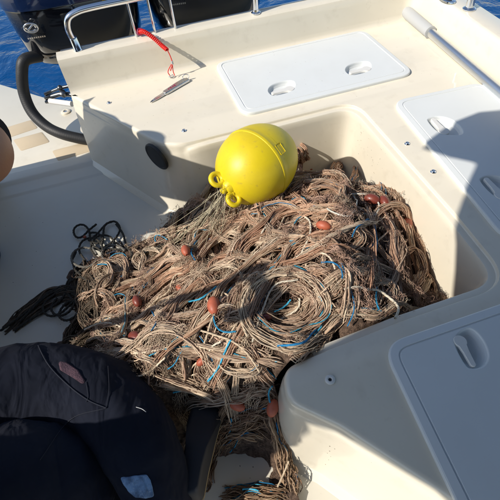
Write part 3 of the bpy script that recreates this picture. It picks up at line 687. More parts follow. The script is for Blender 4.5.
pa1, pa2 = Vector((-1.0, .90, .47)), Vector((-1.0, .30, 1.98))
m = MB(); m.tube([Vector((-1.66, -.03, 1.87)), Vector((-2.1, -.07, 1.87)), Vector((-2.75, -.13, 1.87))], .085, 14); obj('added_shade_roll', m.mesh('rc'), CANVAS, can, 60)  # unseen canvas roll added to shade the lower net
m = MB(); m.tube([Vector((-1.30, -1.4, .45)), Vector((-1.30, -1.3, 1.98))], .019, 12); obj('canopy_post', m.mesh('cp'), STEEL, can, 60)
m = MB(); m.tube([Vector((1.70, -1.0, .63)), Vector((1.66, -.9, 1.98))], .019, 12); obj('canopy_post', m.mesh('cp'), STEEL, can, 60)

BLUEP = mat('blue_bucket_plastic', (.03, .08, .18), .45); BLUEL = mat('pale_bucket_rim', (.25, .34, .42), .5)
bq = PZ(-18, 224, .24); bcx = bq+Vector((-.145, 0, 0)); bcx.z = 0
bu = empty('bucket', bcx, label='blue bucket with paler rim on the floor at the left edge below the bare knee', cat='bucket')
m = MB(); m.lathe([(.0001, .001), (.105, .001), (.110, .006), (.138, .235), (.132, .235), (.104, .012), (.0001, .010)], bcx, n=36); obj('tub', m.mesh('tub'), BLUEP, bu, 40)
m = MB(); m.lathe([(.138, .222), (.144, .224), (.146, .236), (.143, .243), (.134, .243), (.1325, .236)], bcx, n=36); obj('rim', m.mesh('rim'), BLUEL, bu, 60)
gaff = empty('added_boat_hook', (-1.02, .92, .45), label='boat hook added unseen on the port bench to cast a shadow band', cat='boat hook')  # added out of view to throw the narrow shadow across the heap
m = MB(); m.tube([Vector((-1.02, .93, .455)), Vector((-1.02, .56, 1.39))], .0165, 12); obj('shaft', m.mesh('gs'), ALU, gaff, 60)
m = MB(); m.tube(smooth_path([(-1.02, .56, 1.38), (-1.02, .545, 1.42), (-1.0, .53, 1.44), (-.97, .54, 1.42)], 5), .010, 8); obj('hook', m.mesh('gh'), GREY, gaff, 60)
rcq = tag(obj('added_rope_coil', MB().tube([Vector((-.99+.012*math.sin(3*a), .50+.085*math.cos(a), 1.40+.075*math.sin(a))) for a in np.linspace(-.6, 4.2, 28)], .024, 10).mesh('rcoil'), GREY, None, 60), 'grey rope coil added unseen on the boat hook for its curved shadow', 'rope coil')  # coil added for the curved shade it throws on the net
CRATE = mat('blue_crate_plastic', (.05, .12, .25), .5)
for k in range(3):     # fish crates added out of view to shade the left floor
    c0 = Vector((-1.42, 1.78, .452+.205*k)); hx, hy = .17, .36
    def rc(s_, z): return [c0+Vector((p.x*s_, p.y*(1-(1-s_)*.5), z)) for p in round_path([(-hx, -hy), (hx, -hy), (hx, hy), (-hx, hy)], .03, 4, True)]
    cr = empty('added_fish_crate', c0, label=('lowest', 'middle', 'topmost')[k]+' blue fish crate in the stack added on the port bench to shade the floor', cat='crate', group='fish crates added unseen on the port bench for shade')
    m = MB(); m.loft([rc(.94, .0), rc(.97, .185), rc(.88, .185), rc(.86, .012)], True, True, True); obj('tub', m.mesh('tub'), CRATE, cr, 40)
    m = MB(); m.loft([rc(.975, .17), rc(1.03, .17), rc(1.03, .20), rc(.975, .20)], True, False, False); obj('rim', m.mesh('rim'), CRATE, cr, 40)
# ================================================================== NET
hp_list = [(290, 366, .44), (330, 335, .44), (380, 315, .40), (415, 303, .24), (432, 303, .12), (427, 262, .16), (412, 238, .24), (398, 212, .30), (372, 187, .34), (345, 188, .36), (318, 170, .29), (303, 153, .27), (284, 138, .26), (335, 163, .0), (356, 164, .0), (320, 150, .0),
  (270, 205, .36), (230, 215, .32), (205, 222, .20), (180, 236, .12), (160, 252, .06), (140, 258, .06), (120, 264, .06), (102, 268, .05), (90, 245, -.01), (110, 238, -.02), (300, 250, .47), (255, 250, .42), (350, 225, .45), (350, 280, .47), (390, 260, .38), (385, 230, .38),
  (205, 265, .28), (165, 290, .17), (110, 300, .10), (78, 322, .04), (42, 318, -.04), (15, 335, -.03), (45, 334, -.05), (18, 352, -.05), (62, 352, .04), (90, 345, .11), (125, 350, .24), (160, 350, .33), (200, 325, .38), (240, 330, .42), (285, 312, .35), (285, 285, .46), (318, 300, .47), (262, 330, .44), (200, 375, .39), (250, 380, .38), (275, 355, .44), (165, 390, .31),
  (230, 420, .22), (200, 412, .10), (192, 440, .06), (180, 450, .03), (258, 405, .28), (275, 415, .25), (282, 440, .09), (286, 462, .06), (292, 480, .05), (300, 497, .05), (280, 497, .05), (250, 496, .04), (225, 497, .03), (205, 480, .05), (140, 320, .17), (215, 290, .35), (180, 320, .3),
  (60, 250, -.05), (30, 280, -.05), (10, 310, -.05), (150, 225, -.05), (60, 225, -.05), (175, 210, -.05), (240, 462, -.05), (222, 478, -.05), (262, 468, -.05), (252, 447, -.02), (452, 290, -.05), (442, 255, -.05), (380, 150, .1), (340, 140, .08), (120, 230, -.03), (245, 480, -.03), (268, 455, -.03)]
HP = np.array([[*PZ(u, v, z)[:2], z] for u, v, z in hp_list])
# extra hidden points: net against the walls
HP = np.vstack([HP, [[.45, 1.60, .22], [.66, 1.60, .03], [.80, 1.55, -.02], [.93, 1.5, -.02], [.75, 1.5, .08], [.95, 1.2, .15], [.95, .9, .10], [.9, .55, .12], [.55, .52, .38], [.3, .52, .40], [-.3, .3, .0], [-.7, .3, -.05], [-.7, .7, 0.0], [.1, -.1, -.05], [-.3, -.1, -.05]]])
def height(x, y):
    x = np.asarray(x, float); y = np.asarray(y, float); sh_ = x.shape; x = x.ravel(); y = y.ravel(); out = np.empty_like(x)
    for i in range(0, len(x), 20000):
        d2 = (x[i:i+20000, None]-HP[None, :, 0])**2+(y[i:i+20000, None]-HP[None, :, 1])**2
        w_ = np.exp(-d2/(2*.055**2))+1e-4/(d2+.003)**1.5*.002; out[i:i+20000] = (w_*HP[None, :, 2]).sum(1)/w_.sum(1)
    return out.reshape(sh_)
def vnoise(x, y, s, seed=0):
    """cheap smooth value noise"""
    g_ = np.random.default_rng(100+seed).random((64, 64)); x = np.asarray(x)*s+17.3; y = np.asarray(y)*s+9.1
    xi = np.floor(x).astype(int); yi = np.floor(y).astype(int); fx = x-xi; fy = y-yi; fx = fx*fx*(3-2*fx); fy = fy*fy*(3-2*fy)
    a = g_[xi % 64, yi % 64]; b_ = g_[(xi+1) % 64, yi % 64]; c_ = g_[xi % 64, (yi+1) % 64]; e_ = g_[(xi+1) % 64, (yi+1) % 64]
    return (a*(1-fx)+b_*fx)*(1-fy)+(c_*(1-fx)+e_*fx)*fy
def Hs(x, y):
    h = height(x, y); lump = (vnoise(x, y, 8, 1)-.5)*.115+(vnoise(x, y, 19, 2)-.5)*.05
    return h+lump*np.clip(h/.15, .15, 1)
def surf(u, v, it=8):
    p = PZ(u, v, .25)
    for _ in range(it): p = PZ(u, v, max(.002, float(Hs(p.x, p.y))))
    return np.array(p)
net = empty('fishing_net', (.3, 1.0, 0), label='large heap of tangled tan fishing net with blue lines and orange floats in the well', cat='fishing net')
# dark mass inside the heap
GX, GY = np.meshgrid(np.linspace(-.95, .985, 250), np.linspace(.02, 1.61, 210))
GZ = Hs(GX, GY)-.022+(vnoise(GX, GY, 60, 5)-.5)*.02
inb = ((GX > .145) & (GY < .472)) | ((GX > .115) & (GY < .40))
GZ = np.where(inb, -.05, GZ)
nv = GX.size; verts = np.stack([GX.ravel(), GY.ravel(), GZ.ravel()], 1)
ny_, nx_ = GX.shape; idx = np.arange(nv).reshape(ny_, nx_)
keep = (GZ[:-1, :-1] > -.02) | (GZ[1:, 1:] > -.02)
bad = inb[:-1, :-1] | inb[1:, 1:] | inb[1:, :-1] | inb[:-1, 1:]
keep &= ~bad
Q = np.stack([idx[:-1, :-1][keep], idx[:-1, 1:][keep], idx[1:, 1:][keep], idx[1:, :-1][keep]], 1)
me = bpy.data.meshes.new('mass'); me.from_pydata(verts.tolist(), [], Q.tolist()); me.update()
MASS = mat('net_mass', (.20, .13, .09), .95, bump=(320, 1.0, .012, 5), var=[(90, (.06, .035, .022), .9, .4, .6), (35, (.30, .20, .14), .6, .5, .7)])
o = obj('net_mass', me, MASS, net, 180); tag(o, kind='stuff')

class Strands:
    def __init__(s): s.V = []; s.F = []; s.C = []; s.n = 0
    def add(s, P, r, col, sides=3):
        P = np.asarray(P, float); n = len(P)
        if n < 2: return
        T = np.gradient(P, axis=0); T /= np.linalg.norm(T, axis=1)[:, None]+1e-9
        up = np.array([.31, .22, .92]); A_ = np.cross(T, up); A_ /= np.linalg.norm(A_, axis=1)[:, None]+1e-9; B_ = np.cross(T, A_)
        rr = np.broadcast_to(r, (n,))[:, None]
        ang = np.arange(sides)*2*math.pi/sides
        V = np.stack([P+(A_*math.cos(a)+B_*math.sin(a))*rr for a in ang], 1).reshape(-1, 3)
        i = np.arange(n-1)[:, None]*sides; j = np.arange(sides)[None, :]; j2 = (j+1) % sides
        F = np.stack([i+j, i+j2, i+sides+j2, i+sides+j], -1).reshape(-1, 4)+s.n
        s.V.append(V); s.F.append(F); c = np.broadcast_to(np.asarray(col, float), (n, 3)); s.C.append(np.repeat(c, sides, 0)); s.n += len(V)
    def build(s, name, m, parent, kind=None):
        V = np.concatenate(s.V); F = np.concatenate(s.F); C_ = np.concatenate(s.C)
        me = bpy.data.meshes.new(name); me.vertices.add(len(V)); me.vertices.foreach_set('co', V.ravel().astype('f'))
        me.loops.add(len(F)*4); me.loops.foreach_set('vertex_index', F.ravel().astype('i')); me.polygons.add(len(F))
        me.polygons.foreach_set('loop_start', np.arange(0, len(F)*4, 4).astype('i')); me.polygons.foreach_set('loop_total', np.full(len(F), 4, 'i'))
        me.update(calc_edges=True); me.polygons.foreach_set('use_smooth', np.ones(len(F), bool))
        at = me.color_attributes.new('tint', 'FLOAT_COLOR', 'POINT'); at.data.foreach_set('color', np.concatenate([C_, np.ones((len(C_), 1))], 1).ravel().astype('f'))
        me.materials.append(m); o = bpy.data.objects.new(name, me); COL.objects.link(o); o.parent = parent; o.matrix_parent_inverse = Matrix.Translation(-parent.location)
        if kind: o['kind'] = kind
        return o
def clampwell(P):
    x, y, z = P[:, 0], P[:, 1], P[:, 2]
    x[:] = np.minimum(x, .955+.03*np.clip(z, 0, .4)/.4); y[:] = np.where(x > .06, np.minimum(y, 1.59+.03*np.clip(z, 0, .4)/.4), y)
    k = (x > .14) & (y < .478) & (z < .455)
    kk = k & (y > .38); y[kk] = .478
    k2 = k & ~kk; x[k2] = np.minimum(x[k2], .135)
    z[:] = np.maximum(z, .003)
    # keep out of the buoy
    dv_ = P-np.array(bc); dd = np.linalg.norm(dv_, axis=1); k3 = dd < R*1.02
    P[k3] = np.array(bc)+dv_[k3]/dd[k3][:, None]*R*1.02
    return P
def resample(P, step):
    P = np.asarray(P, float); sg = np.linalg.norm(np.diff(P, axis=0), axis=1); s_ = np.concatenate([[0], np.cumsum(sg)]); n = max(4, int(s_[-1]/step)); q = np.linspace(0, s_[-1], n)
    return np.stack([np.interp(q, s_, P[:, k]) for k in range(3)], 1)
def wander(n, amp, corr):
    k = max(3, int(n/corr)+3); g_ = rng.normal(0, 1, (k, 3)); q = np.linspace(0, k-1.001, n)
    i = q.astype(int); t_ = (q-i)[:, None]; t_ = t_*t_*(3-2*t_); return (g_[i]*(1-t_)+g_[np.minimum(i+1, k-1)]*t_)*amp
CT = np.array([(.60, .455, .32), (.53, .39, .275), (.68, .54, .39), (.44, .285, .20), (.53, .36, .26), (.76, .63, .475), (.35, .225, .155), (.63, .47, .335)])
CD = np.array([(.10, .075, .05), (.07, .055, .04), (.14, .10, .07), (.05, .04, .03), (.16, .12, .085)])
CB = np.array([(.03, .27, .47), (.05, .36, .55), (.02, .17, .36)])
tw = Strands(); fz = Strands()
def guide(px, lift=.01):
    pts_ = smooth_path([Vector((a, b_)) for a, b_ in px], 7); P = np.array([surf(p.x, p.y, 6) for p in pts_]); P[:, 2] += lift
    # soften the height so bundles bridge small hollows
    z = P[:, 2].copy(); k = np.ones(5)/5; zz = np.convolve(np.pad(z, 2, 'edge'), k, 'valid'); P[:, 2] = zz
    return P
def bundle(P, nf, rad, pal=CT, r0=.0016, kink=.0022, step=.012, blue=0.0, frizz=True, lift=0, twist=0.0):
    P = resample(P, step)
    if len(P) > 8:
        for a in (0, 1, 2): P[:, a] = np.convolve(np.pad(P[:, a], 3, 'edge'), np.ones(7)/7, 'valid')
        P = P[1:-1]
    n = len(P); kink *= .8; ar = np.arange(n); dip0 = rad*2.2+.024
    T = np.gradient(P, axis=0); T /= np.linalg.norm(T, axis=1)[:, None]+1e-9; A_ = np.cross(T, [0, 0, 1.]); A_ /= np.linalg.norm(A_, axis=1)[:, None]+1e-9; B_ = np.cross(A_, T)
    base_c = pal[rng.integers(len(pal))]; tws = twist*rng.choice((-1, 1)); wf = .45 if twist else 1
    for _ in range(nf):
        a = rng.random()*6.28; rr = rad*math.sqrt(rng.random()); wq = wander(n, rad*.55, 9)
        aa = a+ar*tws; off_ = A_*((rr*np.cos(aa)+wq[:, 0]*wf)[:, None])*1.25+B_*((rr*np.sin(aa)*.85+wq[:, 1]*.6*wf)[:, None])
        Q_ = P+off_+wander(n, kink, 2.6); e0_, e1_ = rng.integers(0, 6), rng.integers(0, 6); Q_[:, 2] += lift-np.clip(1-np.minimum(ar-e0_, n-1-e1_-ar)/4.5, 0, 1)**1.6*dip0
        a0_, a1_ = (0, n) if rng.random() < .85 else sorted((int(rng.random()*n*.25), n-int(rng.random()*n*.25)))
        Q_ = Q_[max(a0_, e0_):min(a1_, n-e1_)]
        if len(Q_) < 4: continue
        c_ = base_c*.45+pal[rng.integers(len(pal))]*.55; c_ = c_*rng.uniform(.68, 1.12)*(np.array([.62, .56, .50]) if P[:, 1].mean() < .50 and P[:, 0].mean() > -.3 else 1)*(np.array([.95, .80, .74]) if (P[0, 0] > .3 and P[0, 1] > .72 and pal is CT and rng.random() < .7) else 1)  # lower hanks get shade painted into their twine colour
        r_ = r0*rng.uniform(.7, 1.5)
        if rng.random() < .10: r_ *= 1.7
        if rng.random() < blue: c_ = CB[rng.integers(3)]; r_ = r0*1.6
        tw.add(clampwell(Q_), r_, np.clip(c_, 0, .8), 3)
# hand-laid bundles that follow the photograph
G = [[(272, 206), (240, 222), (205, 255), (160, 292), (118, 318)], [(290, 212), (255, 236), (215, 272), (175, 312), (140, 345)], [(300, 222), (268, 250), (235, 290), (195, 330), (150, 362)], [(262, 212), (225, 235), (185, 268), (140, 300), (100, 318)],
 [(248, 218), (212, 238), (172, 268), (132, 290), (95, 300)], [(310, 232), (285, 262), (262, 300), (235, 345), (210, 385)], [(232, 215), (200, 240), (165, 262), (130, 278)], [(300, 240), (262, 262), (225, 300), (190, 345), (165, 380)],
 [(322, 208), (296, 214), (262, 236), (236, 262)], [(330, 235), (300, 246), (272, 275), (258, 305)], [(345, 240), (318, 246), (300, 252), (285, 262)], [(355, 245), (372, 262), (380, 290), (372, 318)], [(340, 262), (352, 285), (352, 312), (342, 330)],
 [(392, 205), (402, 232), (412, 262), (418, 290)], [(378, 205), (392, 235), (398, 265), (395, 300)], [(365, 210), (372, 240), (370, 270), (360, 300)], [(330, 178), (352, 176), (380, 186), (395, 205)], [(300, 165), (322, 168), (345, 176), (372, 182)], [(286, 138), (298, 152), (306, 168)], [(290, 145), (296, 165), (300, 190), (290, 205)],
 [(160, 350), (190, 352), (225, 358), (262, 362), (284, 360)], [(150, 372), (185, 385), (220, 395)], [(200, 340), (215, 360), (222, 385), (228, 398)], [(240, 335), (252, 352), (262, 372), (280, 380)], [(180, 335), (186, 360), (190, 385)], [(100, 345), (130, 352), (160, 362), (178, 380)], [(85, 335), (115, 332), (150, 322), (185, 300)],
 [(420, 262), (430, 282), (432, 300)], [(405, 290), (420, 285), (434, 296)], [(100, 262), (112, 272), (108, 290), (95, 300)], [(105, 268), (122, 262), (128, 275), (118, 288)], [(130, 250), (145, 262), (140, 280)],
 [(210, 318), (240, 312), (262, 320)], [(300, 200), (312, 190), (330, 190), (338, 205), (325, 216), (305, 212), (298, 202)], [(275, 215), (290, 225), (312, 222), (335, 215)], [(230, 250), (262, 245), (292, 250), (315, 240)], [(345, 300), (330, 322), (312, 345), (290, 362)]]
for g_ in G:
    gp = guide(g_, .012)
    for k in range(4):
        gq = gp+rng.normal(0, .017, 3)*[1, 1, 0]+wander(len(gp), .007, 6)*[1, 1, .5]; gq[:, 2] += rng.uniform(.004, .026)
        bundle(gq, int(rng.integers(18, 28)), rng.uniform(.0055, .0095), blue=.006, r0=.00145, kink=.0013, step=.0135, twist=rng.uniform(.08, .22))
# the big coil and smaller coils
def coil(cu, cv, ru, rv, turns, a0_=0., nf=14, rad=.008, pal=CT, lift=.018, dr=0.12, lump=True):
    px_ = []
    for k in range(int(turns*14)+1):
        a = a0_+k/14*2*math.pi; q = 1-dr*k/14; px_.append((cu+ru*q*math.cos(a), cv+rv*q*math.sin(a)))
    P = np.array([surf(u, v, 5) for u, v in px_]); zc = P[:, 2]; P[:, 2] = zc*.5+zc.mean()*.5+lift
    P = np.array([list(p) for p in smooth_path([Vector(p) for p in P], 4)]); bundle(P, nf, rad, pal, blue=.02, r0=.0015, kink=.0019)
for k in range(5): coil(287+rng.normal(0, 2), 312+rng.normal(0, 2), 47-5*k, 40-5*k, 1.05, rng.random()*6, 34, .011, lift=.032-.004*k)
for (cu, cv, ru, rv) in ((330, 196, 20, 14), (345, 190, 24, 16), (365, 195, 20, 14), (320, 285, 22, 20), (110, 275, 16, 11), (150, 262, 18, 10), (235, 190+45, 20, 11), (375, 300, 20, 18), (190, 345, 20, 14), (240, 365, 22, 13), (120, 330, 24, 12), (340, 240, 24, 14), (265, 220, 20, 9), (405, 275, 15, 22), (215, 372, 18, 13)):
    coil(cu, cv, ru, rv, 1.25, rng.random()*6, 22, .009, lift=.016)
# random smaller hanks filling the heap, following the flow of the fan
U = []
def inside(p): return float(height(p[0], p[1])) > .06 and not (p[0] > .13 and p[1] < .5)
cnt = 0
while cnt < 116:
    x, y = rng.uniform(-.55, .95), rng.uniform(.25, 1.58)
    if not inside((x, y)): continue
    cnt += 1
    if x < .25: th = math.radians(rng.normal(50, 17))
    elif x < .55: th = math.radians(rng.normal(64, 38))
    else: th = math.radians(rng.normal(110, 45))
    n = int(rng.integers(14, 34)); P = [np.array([x, y])]; cur = rng.normal(0, .12); 
    for k in range(n): th += cur+rng.normal(0, .07); P.append(P[-1]+.022*np.array([math.cos(th), math.sin(th)]))
    P = np.array(P); P = np.clip(P, [-.6, .22], [.94, 1.57]); Z = Hs(P[:, 0], P[:, 1])+rng.uniform(.0, .035); 
    zz = np.convolve(np.pad(Z, 2, 'edge'), np.ones(5)/5, 'valid'); k_ = (height(P[:, 0], P[:, 1]) > .02) & ~((P[:, 0] > .09) & (P[:, 1] < .51))
    P3 = np.concatenate([P, zz[:, None]], 1)[k_]
    if len(P3) > 5: bundle(P3, int(rng.integers(24, 42)), rng.uniform(.006, .015), blue=.006, r0=.00125, kink=.0018, step=.0135, twist=rng.uniform(.0, .2))
# shaded lower hanks by the near seat and the loose tail on the floor
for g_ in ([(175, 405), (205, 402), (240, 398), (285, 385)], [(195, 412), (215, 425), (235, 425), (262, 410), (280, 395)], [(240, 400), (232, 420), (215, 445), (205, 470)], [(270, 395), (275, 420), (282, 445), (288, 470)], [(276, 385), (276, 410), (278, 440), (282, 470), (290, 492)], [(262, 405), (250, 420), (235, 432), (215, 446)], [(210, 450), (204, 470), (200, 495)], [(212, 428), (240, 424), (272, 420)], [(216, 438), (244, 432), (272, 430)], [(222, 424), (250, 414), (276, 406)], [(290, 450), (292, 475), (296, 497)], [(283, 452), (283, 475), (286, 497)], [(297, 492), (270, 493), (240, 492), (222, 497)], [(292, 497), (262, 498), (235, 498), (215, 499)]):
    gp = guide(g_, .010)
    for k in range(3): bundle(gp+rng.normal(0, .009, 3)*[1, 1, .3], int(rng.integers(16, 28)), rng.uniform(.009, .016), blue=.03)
# dark old ropes at the shaded left side
def px_rope(px, r_, col, st=None, lift=0.0, n=9, sides=8, z=None, closed=False):
    pts_ = smooth_path([Vector((a, b_)) for a, b_ in px], n)
    P = np.array([surf(p.x, p.y, 5) if z is None else list(PZ(p.x, p.y, z)) for p in pts_]); P[:, 2] = np.convolve(np.pad(P[:, 2], 3, 'edge'), np.ones(7)/7, 'valid')+r_+lift
    P = resample(P, .006)
    for a in (0, 1, 2): P[:, a] = np.convolve(np.pad(P[:, a], 4, 'edge'), np.ones(9)/9, 'valid')
    P = P[1:-1]; clampwell(P); return P
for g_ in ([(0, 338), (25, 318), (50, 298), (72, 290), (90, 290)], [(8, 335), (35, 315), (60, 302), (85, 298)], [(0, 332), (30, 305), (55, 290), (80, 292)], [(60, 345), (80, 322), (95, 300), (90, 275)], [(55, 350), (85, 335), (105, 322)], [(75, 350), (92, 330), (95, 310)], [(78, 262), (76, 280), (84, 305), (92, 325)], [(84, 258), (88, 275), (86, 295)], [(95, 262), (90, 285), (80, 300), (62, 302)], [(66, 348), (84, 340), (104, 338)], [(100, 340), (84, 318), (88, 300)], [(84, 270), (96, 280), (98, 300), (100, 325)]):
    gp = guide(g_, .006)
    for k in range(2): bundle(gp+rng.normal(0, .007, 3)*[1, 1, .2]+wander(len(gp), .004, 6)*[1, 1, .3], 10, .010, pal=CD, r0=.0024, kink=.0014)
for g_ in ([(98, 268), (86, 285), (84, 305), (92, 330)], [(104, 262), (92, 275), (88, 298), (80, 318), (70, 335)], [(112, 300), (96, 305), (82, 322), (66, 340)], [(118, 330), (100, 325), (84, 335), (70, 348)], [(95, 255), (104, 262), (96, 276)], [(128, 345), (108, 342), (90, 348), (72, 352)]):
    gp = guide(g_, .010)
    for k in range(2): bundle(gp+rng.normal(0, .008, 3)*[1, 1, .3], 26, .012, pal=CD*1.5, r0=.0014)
# frizz: short curling ends of twine everywhere on the heap
cnt = 0; CX = rng.uniform(-.6, .96, 80000); CY = rng.uniform(.2, 1.6, 80000); ch = height(CX, CY); ok = (ch > .05) & ~((CX > .12) & (CY < .5)) & ((vnoise(CX, CY, 6, 12) > .52) | (rng.random(80000) < .28)); CX, CY = CX[ok][:10500], CY[ok][:10500]; CZ = Hs(CX, CY)
for x, y, z in zip(CX, CY, CZ):
    n = int(rng.integers(5, 9)); th = rng.random()*6.28; cu = rng.normal(0, .75); t_ = np.arange(n); a = th+cu*t_+wander(n, .5, 2)[:, 0]; stp = rng.uniform(.0025, .006)
    X = x+np.cumsum(np.cos(a))*stp; Y_ = y+np.cumsum(np.sin(a))*stp; Z = z+rng.uniform(.0, .032)+wander(n, .006, 2)[:, 2]
    pinkish = vnoise(x, y, 7, 9) > .55
    c_ = (np.array([.46, .29, .21]) if pinkish else CT[rng.integers(len(CT))])*rng.uniform(.7, 1.15)
    fz.add(clampwell(np.stack([X, Y_, Z], 1)), rng.uniform(.0004, .0009), c_, 3)
# crumpled knotted netting draped between the hanks
def mesh_patch(cx_, cy_, th, nx, ny, cell, col, lift):
    ca, sa = math.cos(th), math.sin(th); sq = rng.uniform(.35, .8); sd = int(rng.integers(0, 40))
    def pos(a, b_):
        a = np.asarray(a, float); b_ = np.asarray(b_, float)
        X = (a-nx/2)*cell*sq; Y_ = (b_-ny/2)*cell; X = X+np.sin(b_*.55+sd)*.008+np.sin(a*.8+sd)*.003; Y_ = Y_+np.sin(a*.6+sd*2)*.006
        wx = cx_+X*ca-Y_*sa; wy = cy_+X*sa+Y_*ca
        wx = wx+(vnoise(wx, wy, 45, sd % 7)-.5)*.020; wy = wy+(vnoise(wx, wy, 45, sd % 5+8)-.5)*.020
        return np.stack([wx, wy, Hs(wx, wy)+lift+(vnoise(wx, wy, 55, sd % 6+3)-.5)*.030], 1)
    t_ = np.arange(0, ny*2+1)/2.0
    for i in range(nx+1):
        zig = ((np.arange(len(t_)) % 2)*.5)
        for sg in (1, -1):
            P = pos(i+sg*zig, t_); P = resample(P, .0045); P += wander(len(P), .0006, 2)
            k_ = (height(P[:, 0], P[:, 1]) > .04) & ~((P[:, 0] > .11) & (P[:, 1] < .50))
            if k_.all(): fz.add(clampwell(P), .00085, col*rng.uniform(.85, 1.15), 3)
cnt = 0
while cnt < 135:
    x, y = rng.uniform(-.42, .90), rng.uniform(.45, 1.5)
    if not inside((x, y)): continue
    cnt += 1
    c_ = (np.array([.50, .335, .255]) if rng.random() < (.75 if x > .3 else .35) else np.array([.60, .47, .34]))*rng.uniform(.8, 1.15)
    mesh_patch(x, y, math.radians(rng.normal(-42 if x < .4 else 10, 35)), int(rng.integers(4, 8)), int(rng.integers(6, 11)), rng.uniform(.013, .018), c_, rng.uniform(.014, .034))
# clear filaments fanning from the buoy eye down the left slope
src = tip+ax*.03
for k in range(52):
    e_ = surf(rng.uniform(140, 222), rng.uniform(232, 262)); s_ = np.array(src)+rng.normal(0, .018, 3); t_ = np.linspace(0, 1, 16)[:, None]
    P = s_*(1-t_)+e_*t_; P[:, 2] -= .05*np.sin(t_[:, 0]*math.pi)*rng.uniform(.2, 1.1); P += wander(16, .003, 3)
    fz.add(clampwell(P), rng.uniform(.0005, .0012), np.array([.62, .55, .38] if k % 4 else [.12, .09, .06])*rng.uniform(.7, 1.15), 3)
tag(tw.build('twine_hanks', TWINE, net), kind='stuff'); tag(fz.build('loose_fibres', TWINE, net), kind='stuff')
print('tris', tw.n*2, fz.n*2)
# head ropes (thicker laid cords), each its own part
def one_rope(name, P, r_, col):
    s = Strands(); n = len(P); T = np.gradient(P, axis=0); T /= np.linalg.norm(T, axis=1)[:, None]+1e-9; A_ = np.cross(T, [0, 0, 1.]); A_ /= np.linalg.norm(A_, axis=1)[:, None]+1e-9; B_ = np.cross(A_, T)
    for k in range(3):   # three twisted strands
        ph = np.arange(n)*.62+k*2.094; s.add(P+(A_*np.cos(ph)[:, None]+B_*np.sin(ph)[:, None])*r_*.5, r_*.58, np.array(col)*(1+.08*(k-1)), 6)
    return s.build(name, ROPE, net)
TANR = (.60, .48, .34); WR = (.70, .63, .50)
for px_, r_, c_ in [([(275, 205), (245, 228), (208, 258), (165, 298), (128, 335)], .0036, TANR), ([(292, 218), (262, 250), (232, 285), (215, 320), (205, 352)], .0036, TANR), ([(262, 262), (262, 238), (280, 220), (305, 222), (310, 238), (300, 262)], .0038, WR), ([(340, 296), (358, 292), (382, 300), (396, 312), (392, 326)], .0042, WR), ([(232, 302), (215, 295), (208, 302), (212, 312)], .0034, TANR),
   ([(250, 345), (242, 325), (246, 300), (262, 285), (290, 280)], .004, TANR), ([(252, 350), (262, 318), (275, 290), (300, 285)], .0032, WR), ([(122, 344), (130, 338), (118, 328), (100, 328), (85, 335)], .0036, WR), ([(338, 205), (350, 200), (368, 200), (378, 210), (372, 222), (360, 218)], .0036, (.62, .60, .52)), ([(325, 215), (345, 222), (355, 212), (350, 198), (335, 196)], .0034, (.62, .60, .52)),
   ([(155, 240), (185, 235), (205, 240)], .003, TANR), ([(300, 330), (318, 330), (330, 345), (322, 355)], .003, WR), ([(225, 345), (212, 352), (210, 368), (222, 378)], .0034, WR), ([(270, 330), (285, 322), (300, 312), (298, 300)], .0036, WR), ([(395, 228), (402, 248), (420, 256), (424, 262)], .0032, (.35, .30, .24)), ([(262, 380), (250, 360), (232, 345), (200, 335)], .0034, TANR), ([(180, 262), (165, 268), (160, 280), (172, 288)], .0032, WR), ([(290, 460), (284, 475), (276, 492)], .003, TANR)]:
    one_rope('head_rope', px_rope(px_, r_, c_, lift=.030), r_, c_)
nr_ = 0
while nr_ < 46:      # more cords wandering over the heap
    u, v = rng.uniform(110, 410), rng.uniform(205, 385); p = surf(u, v, 4)
    if height(p[0], p[1]) < .1 or (p[0] > .13 and p[1] < .52): continue
    th = rng.normal(2.45, .8) if u < 300 else rng.random()*6.28; cu = rng.normal(0, .30); L_ = []
    for _ in range(int(rng.integers(4, 9))): L_.append((u, v)); u += 9*math.cos(th); v += 9*math.sin(th); th += cu+rng.normal(0, .15)
    if min(height(*surf(a, b_, 3)[:2]) for a, b_ in L_) < .06 or any((lambda q: q[0] > .12 and q[1] < .5)(surf(a, b_, 3)) for a, b_ in L_): continue
    r_ = rng.uniform(.0022, .0034); one_rope('head_rope', px_rope(L_, r_, None, lift=rng.uniform(.010, .022)), r_, CT[rng.integers(len(CT))]*1.05); nr_ += 1
for px_, r_ in [([(318, 270), (332, 268), (342, 278), (340, 288)], .0034), ([(350, 246), (356, 232), (368, 228), (374, 240), (370, 256)], .0032), ([(275, 352), (300, 348), (316, 335), (318, 320)], .0042), ([(272, 318), (286, 312), (292, 302)], .0036), ([(198, 268), (192, 255), (205, 245), (218, 245)], .0036), ([(158, 248), (156, 240), (165, 241), (170, 246)], .0034), ([(175, 310), (200, 305), (220, 290)], .0040), ([(215, 318), (216, 330), (225, 338), (240, 336)], .0034),
   ([(208, 388), (220, 372), (228, 352), (234, 342)], .0036), ([(172, 398), (182, 394), (190, 395)], .0034), ([(375, 290), (374, 305), (378, 318)], .0036), ([(357, 185), (358, 178), (368, 176)], .0030), ([(290, 206), (300, 203), (306, 206)], .0034), ([(150, 325), (155, 318), (158, 330), (152, 338)], .003), ([(98, 270), (106, 268), (114, 271)], .0034), ([(316, 300), (324, 310), (322, 330), (312, 342)], .0036), ([(240, 492), (252, 490), (262, 494)], .0034), ([(272, 410), (268, 398), (274, 388)], .0036), ([(225, 445), (232, 432), (232, 418)], .0036)]:
    one_rope('blue_line', px_rope(px_, r_*.8, None, lift=.034), r_*.8, CB[rng.integers(3)]*rng.uniform(.9, 1.25))
